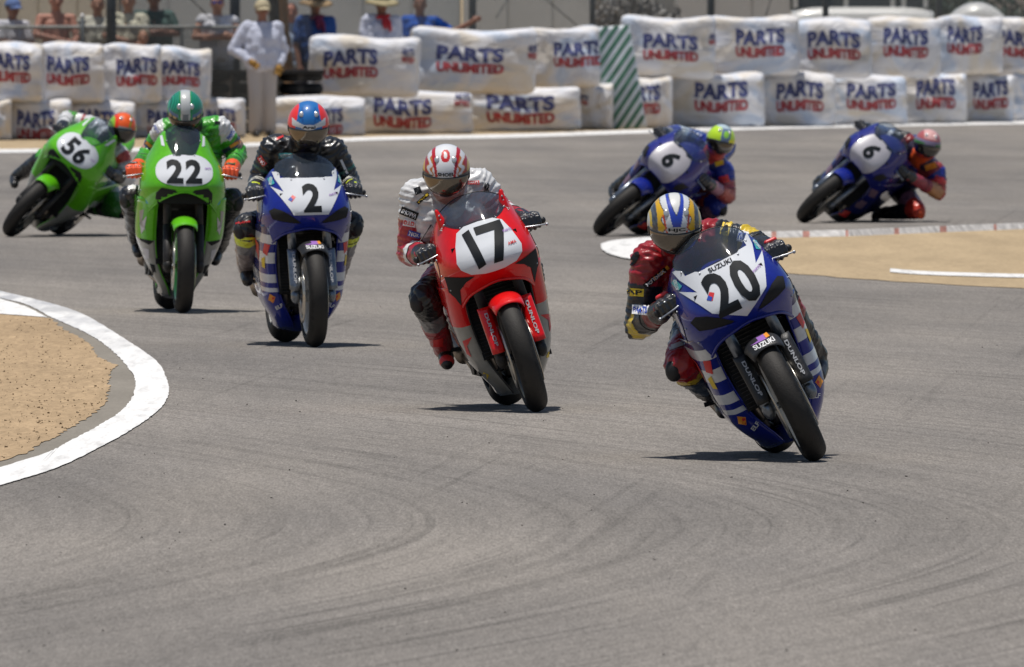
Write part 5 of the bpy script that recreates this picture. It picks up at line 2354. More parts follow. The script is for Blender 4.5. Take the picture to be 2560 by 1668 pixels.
def liv_honda(front, ftext, mir):
    right = [(0.0, 0.988), (0.075, 0.984), (0.118, 0.962), (0.146, 0.90), (0.168, 0.822), (0.158, 0.785), (0.118, 0.752), (0.05, 0.737), (0, 0.735)]
    pts = right + [(-x, y) for x, y in right[::-1] if x > 0]
    front('number_plate', [pts], 'plate_white')
    front('race_number', [[(-0.096, 0.948), (-0.056, 0.962), (-0.034, 0.780), (-0.076, 0.768)]], 'ink_black', 0.006)
    front('race_number', [[(-0.032, 0.964), (0.106, 0.964), (0.110, 0.920), (0.052, 0.774), (0.004, 0.774), (0.062, 0.926), (-0.032, 0.926)]], 'ink_black', 0.006)
    ftext('sponsor_lettering', 'PARTS', 0.122, 0.905, 0.045, 0.012, 'ink_purple', 0.02, off=0.0065)
    ftext('sponsor_lettering', 'AMA', 0.122, 0.842, 0.045, 0.014, 'ink_red', 0.02, off=0.0065)
    for s in (-1, 1):
        front('air_intake', [[(s * 0.238, 0.775), (s * 0.232, 0.660), (s * 0.190, 0.610), (s * 0.185, 0.690), (s * 0.150, 0.722), (s * 0.105, 0.738), (s * 0.165, 0.752)]], 'dark_void', 0.003)
        ftext('sponsor_lettering', 'HRC', s * 0.170, 1.01, 0.035, 0.012, 'ink_white', 0.02, rot=-70 * s, off=0.0045)


def liv_kawa(num):
    def f(front, ftext, mir):
        pts = ell(0, 0.905, 0.183, 0.104, 40, 0, 0.85)
        pts = [(x, y + 0.012 * (1 - (x / 0.183) ** 2)) for x, y in pts]
        front('number_plate', [pts], 'plate_white')
        if num == '22':
            ftext('race_number', '2', -0.063, 0.905, 0.105, 0.152, 'ink_black', 0.04)
            ftext('race_number', '2', 0.057, 0.905, 0.105, 0.152, 'ink_black', 0.04)
        elif num == '56':
            ftext('race_number', '5', -0.058, 0.905, 0.098, 0.145, 'ink_black', 0.04)
            ftext('race_number', '6', 0.057, 0.905, 0.098, 0.145, 'ink_black', 0.04)
        ftext('sponsor_lettering', 'PARTS', 0.150, 0.925, 0.040, 0.012, 'ink_purple', 0.02, off=0.0065)
        for s in (-1, 1):
            front('air_intake', [[(s * 0.150, 0.802), (s * 0.060, 0.788), (s * 0.050, 0.772), (s * 0.160, 0.690), (s * 0.182, 0.700), (s * 0.180, 0.770)]], 'dark_void', 0.003)
            front('fairing_strip', [[(s * 0.128, 1.135), (s * 0.143, 1.13), (s * 0.138, 1.07), (s * 0.118, 1.065)]], 'plate_white', 0.003)
    return f


def liv_blue6(front, ftext, mir):
    front('number_plate', [[(x, y) for x, y in ell(0, 0.845, 0.150, 0.178, 40, 0, 0.9)]], 'plate_dull')
    ftext('race_number', '6', 0.0, 0.880, 0.100, 0.145, 'ink_black', 0.04, rot=-12)
    for s in (-1, 1):
        front('air_intake', [[(s * 0.245, 0.800), (s * 0.225, 0.735), (s * 0.175, 0.715), (s * 0.180, 0.765), (s * 0.205, 0.810)]], 'dark_void', 0.006)


B, Wm, DB = 'paint_blue', 'paint_white', 'paint_dark_blue'
suz_bands = [(0.66, DB), (0.605, Wm), (0.555, B), (0.49, Wm), (0.425, B), (0.375, Wm), (0.345, B), (0.32, Wm), (0.10, B)]
suz_extra = dict(
    side_text=[('SUZUKI', 0.75, 0.40, 0.44, 0.10, 'ink_white', -12)],
    side_poly=[([(0.42, 0.60), (0.62, 0.64), (0.70, 0.56), (0.56, 0.54), (0.50, 0.50), (0.44, 0.545)], 'ink_red')],
    front_side_poly=[([(0.215, 0.60), (0.243, 0.61), (0.247, 0.555), (0.226, 0.535)], 'ink_red'),
                     ([(0.175, 0.29), (0.205, 0.31), (0.212, 0.275), (0.185, 0.255)], 'ink_orange'),
                     ([(0.178, 0.286), (0.190, 0.294), (0.197, 0.268), (0.186, 0.260)], 'ink_red'),
                     ([(0.236, 0.53), (0.250, 0.52), (0.246, 0.47), (0.232, 0.46)], 'ink_yellow')],
    front_side_text=[('ELF', 0.152, 0.235, 0.040, 0.022, 'ink_white', -30)])

bike20, Y20 = make_bike('blue and white race motorcycle number 20, nearest and leaning hard', 'gsx', (2030, 1153), -26.5, 5.5,
                        dict(body='paint_blue', second='paint_white', bands=suz_bands, livery=liv_suzuki('20'), rim='rim_white', fork='fork_metal', guard='black_plastic', fender='black_plastic', fender_art=suzuki_fender, steer=-2.5, **suz_extra))
bike2, Y2 = make_bike('blue and white race motorcycle number 2, riding almost upright', 'gsx', (787, 868), -1.5, 7.7,
                      dict(body='paint_blue', second='paint_white', bands=suz_bands, livery=liv_suzuki('2'), barx=0.29, rim='rim_white', fork='fork_metal', guard='fork_metal', fender='black_plastic', fender_art=suzuki_fender, **suz_extra))
bike17, Y17 = make_bike('red race motorcycle number 17 with a white plate', 'cbr', (1338, 1030), -17.5, 5.5,
                        dict(body='paint_red', second='paint_silver', bands=[(0.60, 'paint_red'), (0.50, 'paint_red'), (0.47, 'paint_silver'), (0.10, 'paint_silver')], livery=liv_honda, rim='rim_black', fork='engine_dark', guard='paint_red', fender='paint_red', fender_art=no_art, steer=-1.5,
                             edge='black_plastic', front_side_poly=[([(0.18, 0.44), (0.225, 0.43), (0.22, 0.36), (0.205, 0.34), (0.212, 0.40)], 'ink_red'), ([(0.15, 0.23), (0.17, 0.25), (0.18, 0.225), (0.16, 0.20)], 'ink_yellow')],
                             side_text=[('HONDA', 0.78, 0.42, 0.42, 0.09, 'ink_red', -8)]))
kaw_bands = [(0.46, 'paint_green'), (0.10, 'paint_silver')]
bike22, Y22 = make_bike('lime green race motorcycle number 22, riding upright', 'zx', (457, 783), 1.0, 4.8,
                        dict(body='paint_green', second='paint_silver', bands=kaw_bands, livery=liv_kawa('22'), barx=0.31, rim='rim_green', fork='engine_dark', fender='paint_green', fender_art=no_art, slant=0.10,
                             front_side_poly=[([(0.245, 0.66), (0.27, 0.65), (0.262, 0.56), (0.225, 0.52), (0.25, 0.58)], 'paint_silver'), ([(0.20, 0.72), (0.245, 0.74), (0.235, 0.70), (0.205, 0.69)], 'ink_teal'),
                                              ([(0.17, 0.455), (0.26, 0.47), (0.25, 0.455), (0.20, 0.43)], 'ink_black'), ([(0.20, 0.40), (0.235, 0.41), (0.215, 0.33), (0.195, 0.34)], 'plate_dull'),
                                              ([(0.16, 0.30), (0.19, 0.31), (0.165, 0.24), (0.15, 0.25)], 'ink_black'), ([(0.225, 0.62), (0.262, 0.56), (0.25, 0.50), (0.235, 0.53)], 'plate_dull')],
                             side_text=[('KAWASAKI', 0.75, 0.54, 0.45, 0.07, 'ink_white', -6)]))
bike56, Y56 = make_bike('lime green race motorcycle number 56 leaned over at far left', 'zx', (28, 592), 40, -14,
                        dict(body='paint_green', second='paint_silver', bands=kaw_bands, livery=liv_kawa('56'), rim='rim_black', fork='engine_dark', fender='paint_green', fender_art=no_art, slant=0.10,
                             side_text=[('KAWASAKI', 0.75, 0.54, 0.45, 0.07, 'ink_white', -6)]))
M['panel_mauve'] = mat('panel_mauve', (0.20, 0.12, 0.17), rough=0.5, coat=0.4, var=0.3)
blue_bands = [(0.50, 'paint_navy'), (0.30, 'paint_dark_blue'), (0.10, 'black_plastic')]
bikeY, YY = make_bike('dark blue race motorcycle leaned over behind the rider of number 20', 'gsx', (1503, 590), 45.5, -17,
                      dict(body='paint_navy', second='paint_white', bands=blue_bands, livery=liv_blue6, front_side_poly=[([(0.20, 0.62), (0.25, 0.63), (0.25, 0.54), (0.21, 0.53)], 'panel_mauve'), ([(0.17, 0.45), (0.235, 0.47), (0.23, 0.38), (0.18, 0.36)], 'panel_mauve'), ([(0.12, 0.26), (0.19, 0.30), (0.18, 0.22), (0.12, 0.20)], 'ink_red')], rim='rim_black', fork='fork_metal', fender='paint_blue', fender_art=no_art))
bikeO, YO = make_bike('dark blue race motorcycle leaned over at far right above the kerb', 'gsx', (2010, 557), 46.5, -17,
                      dict(body='paint_navy', second='paint_white', bands=blue_bands, livery=liv_blue6, front_side_poly=[([(0.20, 0.62), (0.25, 0.63), (0.25, 0.54), (0.21, 0.53)], 'panel_mauve'), ([(0.17, 0.45), (0.235, 0.47), (0.23, 0.38), (0.18, 0.36)], 'panel_mauve'), ([(0.12, 0.26), (0.19, 0.30), (0.18, 0.22), (0.12, 0.20)], 'ink_red')], rim='rim_black', fork='fork_metal', fender='paint_blue', fender_art=no_art))

# ================================================================== RIDERS
c20 = both({'torso': [(0.6, BK), (1, RD)], 'shoulder': [(0.6, RD), (1, RD)], 'yoke': one(RD), 'neck': one(RD), 'hump': one(RD),
            'upperL': [(0.36, RD), (1, BK)], 'upperR': [(0.10, RD), (0.38, BK), (0.52, YL), (0.78, BK), (1, YL)],
            'foreL': [(0.25, YL), (0.6, BK), (1, (0.2, 0.01, 0.01))], 'foreR': [(0.35, YL), (1, BK)],
            'thighL': [(0.62, BK), (0.70, GY), (1, RD)], 'thighR': [(0.6, BK), (0.8, YL), (1, BK)], 'shinL': [(0.10, RD), (0.24, YL), (0.6, (0.05, 0.07, 0.10)), (1, BK)], 'shinR': [(0.3, RD), (1, BK)]})
J20 = dict(head=(1686, 560, 0.36), shL=(1622, 652, 0.60), shR=(1782, 592, 0.66), chest=(1712, 672, 0.72), pelvis=(1800, 770, 1.12),
           elL=(1598, 815, 0.62), haL=(1656, 812, 0.36), elR=(1872, 604, 0.62), haR=(1934, 640, 0.36),
           knL=(1704, 912, 0.60), anL=(1792, 990, 1.0), knR=(1952, 745, 0.66), anR=(2040, 892, 1.0))
r, W_, suit, bv, inv = rider('person', 'rider in red, black and yellow leathers crouched over motorcycle number 20', Y20, J20, c20, 0.007, bike=bike20, glove_cols=('glove_black', 'glove_armour', 'ink_red'), boot_mat=('boot_black', 'boot_accent_none') if False else ('boot_black', None), slider='black_plastic', hands_axis=(0, 0, 0.35))
helmet(r, W_['head'], 25, 4, -2, pnt_20, 'visor', 'HJC', badge='alloy')
patch(suit, bv, 1588, 736, Y20, 0.085, 0.036, -4, 'ink_yellow', 'AP', 'ink_black')
patch(suit, bv, 1604, 780, Y20, 0.075, 0.042, -2, 'ink_white', 'PARTS', 'ink_blue')
patch(suit, bv, 1640, 700, Y20, 0.125, 0.024, 40, 'ink_teal_dark' if False else 'ink_black', 'MOTOREX', 'ink_white')
patch(suit, bv, 1625, 862, Y20, 0.080, 0.022, 12, None, 'ZKN', 'ink_white')
patch(suit, bv, 1818, 578, Y20, 0.040, 0.055, -15, 'ink_yellow', 'A', 'ink_black')
patch(suit, bv, 1705, 868, Y20, 0.11, 0.020, 20, 'guard_grey', None)
patch(suit, bv, 1652, 690, Y20, 0.10, 0.018, 40, 'ink_orange', None)
patch(suit, bv, 1861, 596, Y20, 0.050, 0.050, -14, 'ink_white', 'YOSH', 'ink_blue')
patch(suit, bv, 1589, 652, Y20, 0.030, 0.070, -28, 'ink_black', None, poly=[ell(0, 0, 0.5, 0.5)])
patch(suit, bv, 1634, 672, Y20, 0.085, 0.022, 42, 'ink_orange_dark', 'PARTS', 'ink_yellow') if 'ink_orange_dark' in M else None
finish(r, inv)

c17 = both({'torso': one(WH), 'shoulder': one(WH), 'yoke': one(WH), 'neck': one((0.35, 0.2, 0.18)), 'hump': one((0.3, 0.02, 0.02)),
            'upperL': [(0.42, WH), (1, (0.38, 0.015, 0.03))], 'upperR': [(0.45, WH), (0.6, (0.38, 0.015, 0.03)), (0.68, WH), (0.85, (0.38, 0.015, 0.03)), (1, WH)],
            'fore': [(0.3, (0.38, 0.015, 0.03)), (0.5, WH), (1, (0.38, 0.015, 0.03))],
            'thigh': [(0.5, BK), (0.8, (0.38, 0.015, 0.03)), (1, BK)], 'shin': [(0.25, BK), (0.5, GY), (1, (0.3, 0.02, 0.03))]})
J17 = dict(head=(1116, 428, 0.36), shL=(1040, 490, 0.58), shR=(1196, 462, 0.62), chest=(1118, 540, 0.62), pelvis=(1190, 660, 1.06),
           elL=(1026, 632, 0.62), haL=(1060, 658, 0.36), elR=(1252, 530, 0.66), haR=(1304, 556, 0.36),
           knL=(1062, 745, 0.58), anL=(1108, 868, 0.98), knR=(1318, 672, 0.66), anR=(1352, 810, 1.0))
r, W_, suit, bv, inv = rider('person', 'rider in white and red leathers on red motorcycle number 17', Y17, J17, c17, 0.007, bike=bike17, glove_cols=('glove_black', 'glove_armour', None), boot_mat=('boot_black', 'ink_red'), hands_axis=(0, 0, 0.22))
helmet(r, W_['head'], 21, -2, 0, pnt_17, 'visor', 'SHOEI', scale=0.97)
patch(suit, bv, 1022, 562, Y17, 0.058, 0.034, -10, 'ink_white', 'D.I.D', 'ink_red')
patch(suit, bv, 1022, 537, Y17, 0.090, 0.040, -22, 'ink_black', 'SHOWA', 'ink_white')
patch(suit, bv, 1034, 590, Y17, 0.060, 0.030, -16, 'ink_blue', 'NGK', 'ink_white')
patch(suit, bv, 1043, 480, Y17, 0.034, 0.034, 20, 'ink_black', None)
patch(suit, bv, 1183, 460, Y17, 0.058, 0.018, 0, 'ink_red', 'PARTS', 'ink_white')
patch(suit, bv, 1216, 474, Y17, 0.030, 0.070, -12, None, 'KR', 'ink_black')
patch(suit, bv, 1056, 500, Y17, 0.075, 0.018, 42, 'ink_black', 'TYPE', 'ink_yellow')
finish(r, inv)

c2 = both({'torso': one(BK), 'shoulder': one(BK), 'yoke': one(BK), 'neck': one(BK), 'hump': one((0.45, 0.03, 0.03)),
           'upper': [(0.55, BK), (0.62, (0.02, 0.10, 0.07)), (1, BK)], 'fore': [(0.4, BK), (0.6, (0.5, 0.5, 0.45)), (0.8, BK), (1, FY_)],
           'thigh': [(0.6, BK), (0.68, FY_), (1, BK)], 'shin': [(0.12, BK), (0.28, FY_), (0.5, GY), (1, (0.18, 0.15, 0.15))]})
J2 = dict(head=(771, 312, 0.36), shL=(684, 372, 0.58), shR=(832, 378, 0.62), chest=(764, 440, 0.62), pelvis=(762, 560, 1.06),
          elL=(648, 455, 0.64), haL=(636, 492, 0.36), elR=(874, 460, 0.66), haR=(892, 500, 0.36),
          knL=(616, 566, 0.58), anL=(616, 668, 0.98), knR=(876, 560, 0.66), anR=(842, 690, 1.0))
r, W_, suit, bv, inv = rider('person', 'rider in black leathers with fluorescent yellow cuffs on number 2', Y2, J2, c2, 0.0075, bike=bike2, glove_cols=('glove_black', 'glove_armour', None), boot_mat=('boot_black', None), slider='ink_fluo' if False else 'black_plastic')
helmet(r, W_['head'], 20, 2, 0, pnt_2, 'visor', 'Arai', badge='ink_white')
M['ink_fluo'] = mat('ink_fluo', (0.62, 0.75, 0.03), rough=0.5)
patch(suit, bv, 604, 560, Y2, 0.10, 0.03, 8, None, 'alpine', 'ink_red')
patch(suit, bv, 592, 596, Y2, 0.06, 0.05, -40, 'ink_fluo', None)
patch(suit, bv, 670, 362, Y2, 0.05, 0.02, -4, None, 'Joe', 'ink_white')
patch(suit, bv, 652, 405, Y2, 0.060, 0.030, -55, 'ink_red', 'AXO', 'ink_white')
patch(suit, bv, 712, 392, Y2, 0.08, 0.03, 0, 'ink_teal', 'MOTOREX', 'ink_white')
patch(suit, bv, 700, 345, Y2, 0.07, 0.012, 25, 'ink_red', None)
patch(suit, bv, 858, 420, Y2, 0.09, 0.014, -65, 'ink_white', None)
patch(suit, bv, 616, 600, Y2, 0.11, 0.016, 0, 'ink_fluo', None)
patch(suit, bv, 905, 512, Y2, 0.03, 0.10, 10, 'ink_fluo', None)
finish(r, inv)

c22 = both({'torso': one(GN), 'shoulder': one(GN), 'yoke': one(GN), 'neck': one(BK), 'hump': one(BK),
            'upper': [(0.30, WH), (0.50, GN), (0.68, (0.05, 0.06, 0.12)), (0.82, (0.45, 0.28, 0.22)), (1, GN)], 'fore': [(0.6, GN), (1, (0.03, 0.18, 0.02))],
            'thigh': [(0.75, (0.03, 0.12, 0.03)), (1, BK)], 'shin': one(BK)})
J22 = dict(head=(463, 277, 0.44), shL=(412, 330, 0.62), shR=(546, 322, 0.62), chest=(478, 392, 0.66), pelvis=(468, 520, 1.06),
           elL=(372, 388, 0.72), haL=(344, 424, 0.38), elR=(592, 384, 0.72), haR=(594, 430, 0.38),
           knL=(328, 492, 0.58), anL=(342, 600, 0.98), knR=(580, 500, 0.66), anR=(546, 618, 1.0))
r, W_, suit, bv, inv = rider('person', 'rider in green and white leathers with orange gloves on number 22', Y22, J22, c22, 0.0085, bike=bike22, glove_cols=('glove_orange', 'glove_armour', None) if False else ('glove_black', 'glove_orange', 'glove_orange'), boot_mat=('boot_black', None)) if 'glove_orange' in M else (None,) * 5
if r is None:
    M['glove_orange'] = mat('glove_orange', (0.75, 0.09, 0.02), rough=0.4)
    r, W_, suit, bv, inv = rider('person', 'rider in green and white leathers with orange gloves on number 22', Y22, J22, c22, 0.0085, bike=bike22, glove_cols=('glove_orange', 'glove_armour', 'glove_black'), boot_mat=('boot_black', None))
helmet(r, W_['head'], 36, 2, 0, pnt_22, 'visor_dark', None, scale=0.96)
patch(suit, bv, 540, 309, Y22, 0.035, 0.018, -10, 'ink_black', None)
patch(suit, bv, 572, 340, Y22, 0.070, 0.040, 60, 'ink_white', 'PARTS', 'ink_blue')
patch(suit, bv, 585, 362, Y22, 0.08, 0.02, 30, 'ink_orange', None)
patch(suit, bv, 372, 368, Y22, 0.08, 0.02, -40, 'ink_orange', None)
patch(suit, bv, 325, 470, Y22, 0.05, 0.03, 0, 'ink_white', None)
patch(suit, bv, 388, 325, Y22, 0.060, 0.030, -60, 'ink_white', 'PARTS', 'ink_blue')
finish(r, inv)

c56 = both({'torso': one(GN), 'shoulder': [(0.4, WH), (1, GN)], 'yoke': one(WH), 'neck': one(BK), 'hump': one(WH),
            'upperL': [(0.4, WH), (0.5, RD), (0.7, WH), (1, GN)], 'foreL': [(0.75, WH), (1, BK)],
            'upperR': [(0.3, (0.45, 0.05, 0.03)), (1, WH)], 'foreR': [(0.5, WH), (1, BK)],
            'thighL': one(GN), 'thighR': [(0.4, BK), (0.75, (0.35, 0.36, 0.38)), (1, (0.03, 0.14, 0.02))], 'shinL': one(BK), 'shinR': [(0.3, (0.03, 0.14, 0.02)), (0.5, BK), (0.6, GN), (1, BK)]})
J56 = dict(head=(305, 322, 0.34), shL=(238, 318, 0.62), shR=(300, 392, 0.52), chest=(240, 375, 0.70), pelvis=(222, 412, 1.12),
           elL=(168, 296, 0.66), haL=(118, 322, 0.42), elR=(318, 450, 0.50), haR=(268, 436, 0.34),
           knL=(110, 395, 0.80), anL=(44, 440, 1.10), knR=(296, 524, 0.60), anR=(214, 518, 1.0))
r, W_, suit, bv, inv = rider('person', 'rider in green and white leathers hanging off number 56 with an orange helmet', Y56, J56, c56, 0.0095, bike=bike56, glove_cols=('glove_black', 'glove_armour', None), boot_mat=('boot_black', None))
helmet(r, W_['head'], 8, 14, 10, pnt_56, 'visor_dark', None, scale=0.97)
finish(r, inv)

cY = both({'torso': one((0.03, 0.03, 0.12)), 'shoulder': one(BL), 'yoke': one((0.06, 0.08, 0.2)), 'neck': one((0.4, 0.05, 0.04)), 'hump': one(BL),
           'upperL': [(0.5, (0.06, 0.10, 0.25)), (1, (0.35, 0.42, 0.5))], 'foreL': [(0.6, (0.05, 0.07, 0.28)), (1, (0.2, 0.2, 0.22))],
           'upperR': [(0.4, BL), (1, (0.25, 0.04, 0.06))], 'foreR': [(0.5, (0.35, 0.05, 0.04)), (1, PK)],
           'thighL': one(BL), 'thighR': [(0.5, (0.06, 0.03, 0.12)), (0.8, (0.45, 0.06, 0.03)), (1, BL)], 'shinL': one(BK), 'shinR': [(0.3, PK), (1, (0.06, 0.02, 0.06))]})
JY = dict(head=(1801, 352, 0.34), shL=(1748, 352, 0.62), shR=(1812, 432, 0.52), chest=(1758, 412, 0.70), pelvis=(1708, 448, 1.14),
          elL=(1692, 332, 0.66), haL=(1638, 356, 0.42), elR=(1820, 490, 0.50), haR=(1752, 482, 0.34),
          knL=(1600, 430, 0.80), anL=(1540, 470, 1.10), knR=(1796, 518, 0.55), anR=(1716, 560, 0.95))
r, W_, suit, bv, inv = rider('person', 'rider in dark blue leathers with a lime yellow helmet behind number 20', YY, JY, cY, 0.0095, bike=bikeY)
patch(suit, bv, 1812, 450, YY, 0.08, 0.06, 15, 'ink_red', None)
patch(suit, bv, 1800, 410, YY, 0.07, 0.04, 15, 'ink_yellow', None)
patch(suit, bv, 1700, 336, YY, 0.12, 0.03, 35, 'ink_white', None)
helmet(r, W_['head'], 10, 10, 14, pnt_y, 'visor_dark', None, scale=0.98)
finish(r, inv)

cO = both({'torso': one((0.02, 0.02, 0.07)), 'shoulder': [(0.5, (0.25, 0.03, 0.03)), (1, BL)], 'yoke': one((0.04, 0.03, 0.06)), 'neck': one(OR), 'hump': one((0.6, 0.6, 0.64)),
           'upperL': [(0.5, BK), (1, (0.06, 0.10, 0.2))], 'foreL': [(0.5, (0.10, 0.16, 0.3)), (1, (0.2, 0.2, 0.22))],
           'upperR': [(0.4, BL), (1, (0.50, 0.05, 0.03))], 'foreR': [(0.35, (0.55, 0.25, 0.10)), (1, (0.3, 0.03, 0.05))],
           'thighL': one(BL), 'thighR': [(0.6, BK), (0.85, PK), (1, (0.55, 0.04, 0.02))], 'shinL': one(BK), 'shinR': [(0.15, (0.5, 0.04, 0.02)), (1, BK)]})
JO = dict(head=(2318, 362, 0.34), shL=(2262, 352, 0.62), shR=(2342, 432, 0.52), chest=(2286, 414, 0.72), pelvis=(2222, 446, 1.14),
          elL=(2206, 334, 0.66), haL=(2150, 346, 0.42), elR=(2346, 482, 0.46), haR=(2270, 482, 0.34),
          knL=(2110, 420, 0.80), anL=(2050, 455, 1.10), knR=(2292, 526, 0.55), anR=(2200, 534, 0.95))
r, W_, suit, bv, inv = rider('person', 'rider in dark blue and orange leathers with a pinkish red helmet at far right', YO, JO, cO, 0.0095, bike=bikeO, slider={'L': 'black_plastic', 'R': 'glove_orange'})
patch(suit, bv, 2330, 418, YO, 0.10, 0.05, 20, 'ink_orange', None)
patch(suit, bv, 2350, 450, YO, 0.07, 0.05, -20, 'ink_red', None)
patch(suit, bv, 2222, 338, YO, 0.10, 0.03, 30, 'ink_white', None)
helmet(r, W_['head'], 10, 10, 12, pnt_o, 'visor_dark', None, scale=0.98)
finish(r, inv)


# ================================================================== SPECTATORS
SKIN = (0.34, 0.17, 0.11)
SKIN2 = (0.22, 0.10, 0.065)


def spectator(label, px, Y, top_px, arms, shirt, trousers, hat=None, skin=SKIN, facing=0, hair=(0.05, 0.03, 0.02), scarf=None, glasses=None, sleeve=True, gloves=None, height=None, bare=False, cat='spectator', lean=0.0, extra=None):
    """standing person; top_px: photograph y of the head top (sets the height)"""
    top = P(px, top_px, Y)
    Ht = top.z if height is None else height
    base = Vector((top.x, Y, 0))
    s = Ht / 1.76
    root = empty('person', base)
    tag(root, label, cat, 'people behind the barrier')
    root.rotation_euler = (0, 0, radians(facing))

    def V(x, y, z): return Vector((x * s, y * s, z * s))
    hd = V(lean, -0.02 - abs(lean) * 0.2, 1.64)
    nk = V(lean * 0.8, 0.0, 1.47)
    shL, shR = V(-0.19 + lean * 0.7, 0, 1.42), V(0.19 + lean * 0.7, 0, 1.42)
    poses = {
        'down': ((-0.25, 0.0, 1.12), (-0.24, -0.10, 0.86), (0.25, 0.0, 1.12), (0.24, -0.10, 0.86)),
        'hip': ((-0.36, 0.06, 1.14), (-0.17, -0.12, 0.98), (0.27, 0.02, 1.12), (0.20, -0.12, 0.92)),
        'rail': ((-0.30, -0.16, 1.20), (-0.02, -0.30, 1.20), (0.30, -0.16, 1.20), (0.02, -0.30, 1.23)),
        'railr': ((-0.26, -0.10, 1.22), (0.10, -0.28, 1.14), (0.24, -0.10, 1.18), (0.16, -0.26, 1.08)),
        'out': ((-0.27, -0.05, 1.14), (-0.10, -0.18, 0.98), (0.42, -0.06, 1.28), (0.68, -0.12, 1.42)),
        'fold': ((-0.28, -0.08, 1.22), (0.06, -0.20, 1.24), (0.28, -0.08, 1.22), (-0.06, -0.22, 1.22)),
    }
    eL, hL, eR, hR = [V(*(q[0] + lean * 0.6, q[1], q[2])) for q in poses[arms]]
    hipL, hipR = V(-0.09, 0, 0.92), V(0.09, 0, 0.92)
    knL, knR = V(-0.09, -0.03, 0.50), V(0.09, -0.03, 0.50)
    anL, anR = V(-0.09, 0.02, 0.09), V(0.10, 0.02, 0.09)
    # body: one continuous skin
    mb = MB()
    mb.ball(hd + V(0, 0, 0.0), (0.077 * s, 0.096 * s, 0.118 * s), 20)
    mb.ball(hd + V(0, -0.03, -0.06), (0.055 * s, 0.06 * s, 0.058 * s), 16)
    mb.cap(hd + V(0, -0.092, 0.0), 0.010 * s, hd + V(0, -0.108, -0.022), 0.014 * s, 8)
    for sx in (-1, 1):
        mb.ball(hd + V(sx * 0.080, 0.005, -0.01), (0.012 * s, 0.022 * s, 0.034 * s), 10)
    mb.cap(hd + V(0, 0.01, -0.08), 0.055 * s, nk, 0.062 * s)
    mb.cap(nk, 0.07 * s, V(lean * .4, 0, 1.15), 0.13 * s)
    mb.cap(V(-0.07 + lean * .5, 0, 1.33), 0.10 * s, V(-0.05, 0, 0.97), 0.12 * s)
    mb.cap(V(0.07 + lean * .5, 0, 1.33), 0.10 * s, V(0.05, 0, 0.97), 0.12 * s)
    mb.cap(shL, 0.058 * s, shR, 0.058 * s)
    for (a, b_, c) in ((shL, eL, hL), (shR, eR, hR)):
        mb.cap(a, 0.055 * s, b_, 0.042 * s)
        mb.cap(b_, 0.043 * s, c, 0.029 * s)
        d = (c - b_).normalized()
        n = d.cross(Vector((0, -1, 0.2))).normalized()
        mb.ball(c + d * 0.04 * s, (0.036 * s, 0.03 * s, 0.036 * s), 12)
        for k in range(4):
            o_ = n * (k - 1.5) * 0.018 * s
            ln = (0.06, 0.068, 0.063, 0.05)[k] * s
            mb.tube([c + d * 0.06 * s + o_, c + d * (0.06 * s + ln * 0.6) + o_ * 1.1, c + d * (0.06 * s + ln) + o_ * 1.1 + V(0, 0, -0.015)], 0.0095 * s, 8, round_ends=True)
        mb.tube([c + d * 0.02 * s - n * 0.03 * s, c + d * 0.055 * s - n * 0.05 * s], 0.011 * s, 8, round_ends=True)
    for (a, b_, c) in ((hipL, knL, anL), (hipR, knR, anR)):
        mb.cap(a, 0.085 * s, b_, 0.056 * s)
        mb.cap(b_, 0.056 * s, c, 0.038 * s)
        mb.cap(c + V(0, 0.03, -0.05), 0.036 * s, c + V(0, -0.15, -0.055), 0.032 * s)
    me = remesh(mb, 'body', 0.0095, 2)
    co = coords(me)
    c = np.tile(np.array(skin, dtype=np.float64), (len(co), 1))
    hx = (co - np.array(hd)) / s
    front = hx[:, 1] < -0.05
    for sx in (-1, 1):
        e = ((hx[:, 0] - sx * 0.031) / 0.014) ** 2 + ((hx[:, 2] - 0.005) / 0.008) ** 2 < 1
        c[front & e] = (0.03, 0.025, 0.02)
        e = ((hx[:, 0] - sx * 0.031) / 0.020) ** 2 + ((hx[:, 2] - 0.028) / 0.006) ** 2 < 1
        c[front & e] = hair
    e = ((hx[:, 0]) / 0.024) ** 2 + ((hx[:, 2] + 0.062) / 0.007) ** 2 < 1
    c[front & e] = (0.25, 0.06, 0.05)
    set_col(me, c)
    body = link('body', me, 'skin', root)
    # clothes follow the body
    if not bare:
        mb = MB()
        bg_ = 1.2 if sleeve == 'long' else 1.06
        mb.cap(V(-0.085 + lean * .5, 0, 1.30), 0.130 * s * bg_, V(-0.06, 0, 0.98), 0.150 * s * bg_)
        mb.cap(V(0.085 + lean * .5, 0, 1.30), 0.130 * s * bg_, V(0.06, 0, 0.98), 0.150 * s * bg_)
        mb.cap(shL, 0.076 * s, shR, 0.076 * s)
        mb.cap(V(lean * .7, 0, 1.44), 0.085 * s, V(lean * .7, 0, 1.40), 0.10 * s)
        for (a, b_, h_) in ((shL, eL, hL), (shR, eR, hR)):
            if sleeve == 'long':
                mb.cap(a, 0.088 * s, b_, 0.080 * s)
                mb.cap(b_, 0.080 * s, b_.lerp(h_, 0.85), 0.058 * s)
            elif sleeve:
                mb.cap(a, 0.074 * s, a.lerp(b_, 0.75), 0.066 * s)
        me = remesh(mb, 'shirt', 0.011, 2)
        co = coords(me)
        nz = np.array([mnoise.noise(Vector(p) * 9) for p in co])
        nz2 = np.array([mnoise.noise(Vector((p[0] * 22, p[1] * 22, p[2] * 8))) for p in co])
        nr = np.empty(len(co) * 3)
        me.vertices.foreach_get('normal', nr)
        co2 = co + nr.reshape(-1, 3) * (nz * 0.022 + nz2 * 0.012)[:, None]
        me.vertices.foreach_set('co', co2.ravel())
        set_col(me, np.tile(np.array(shirt), (len(co), 1)))
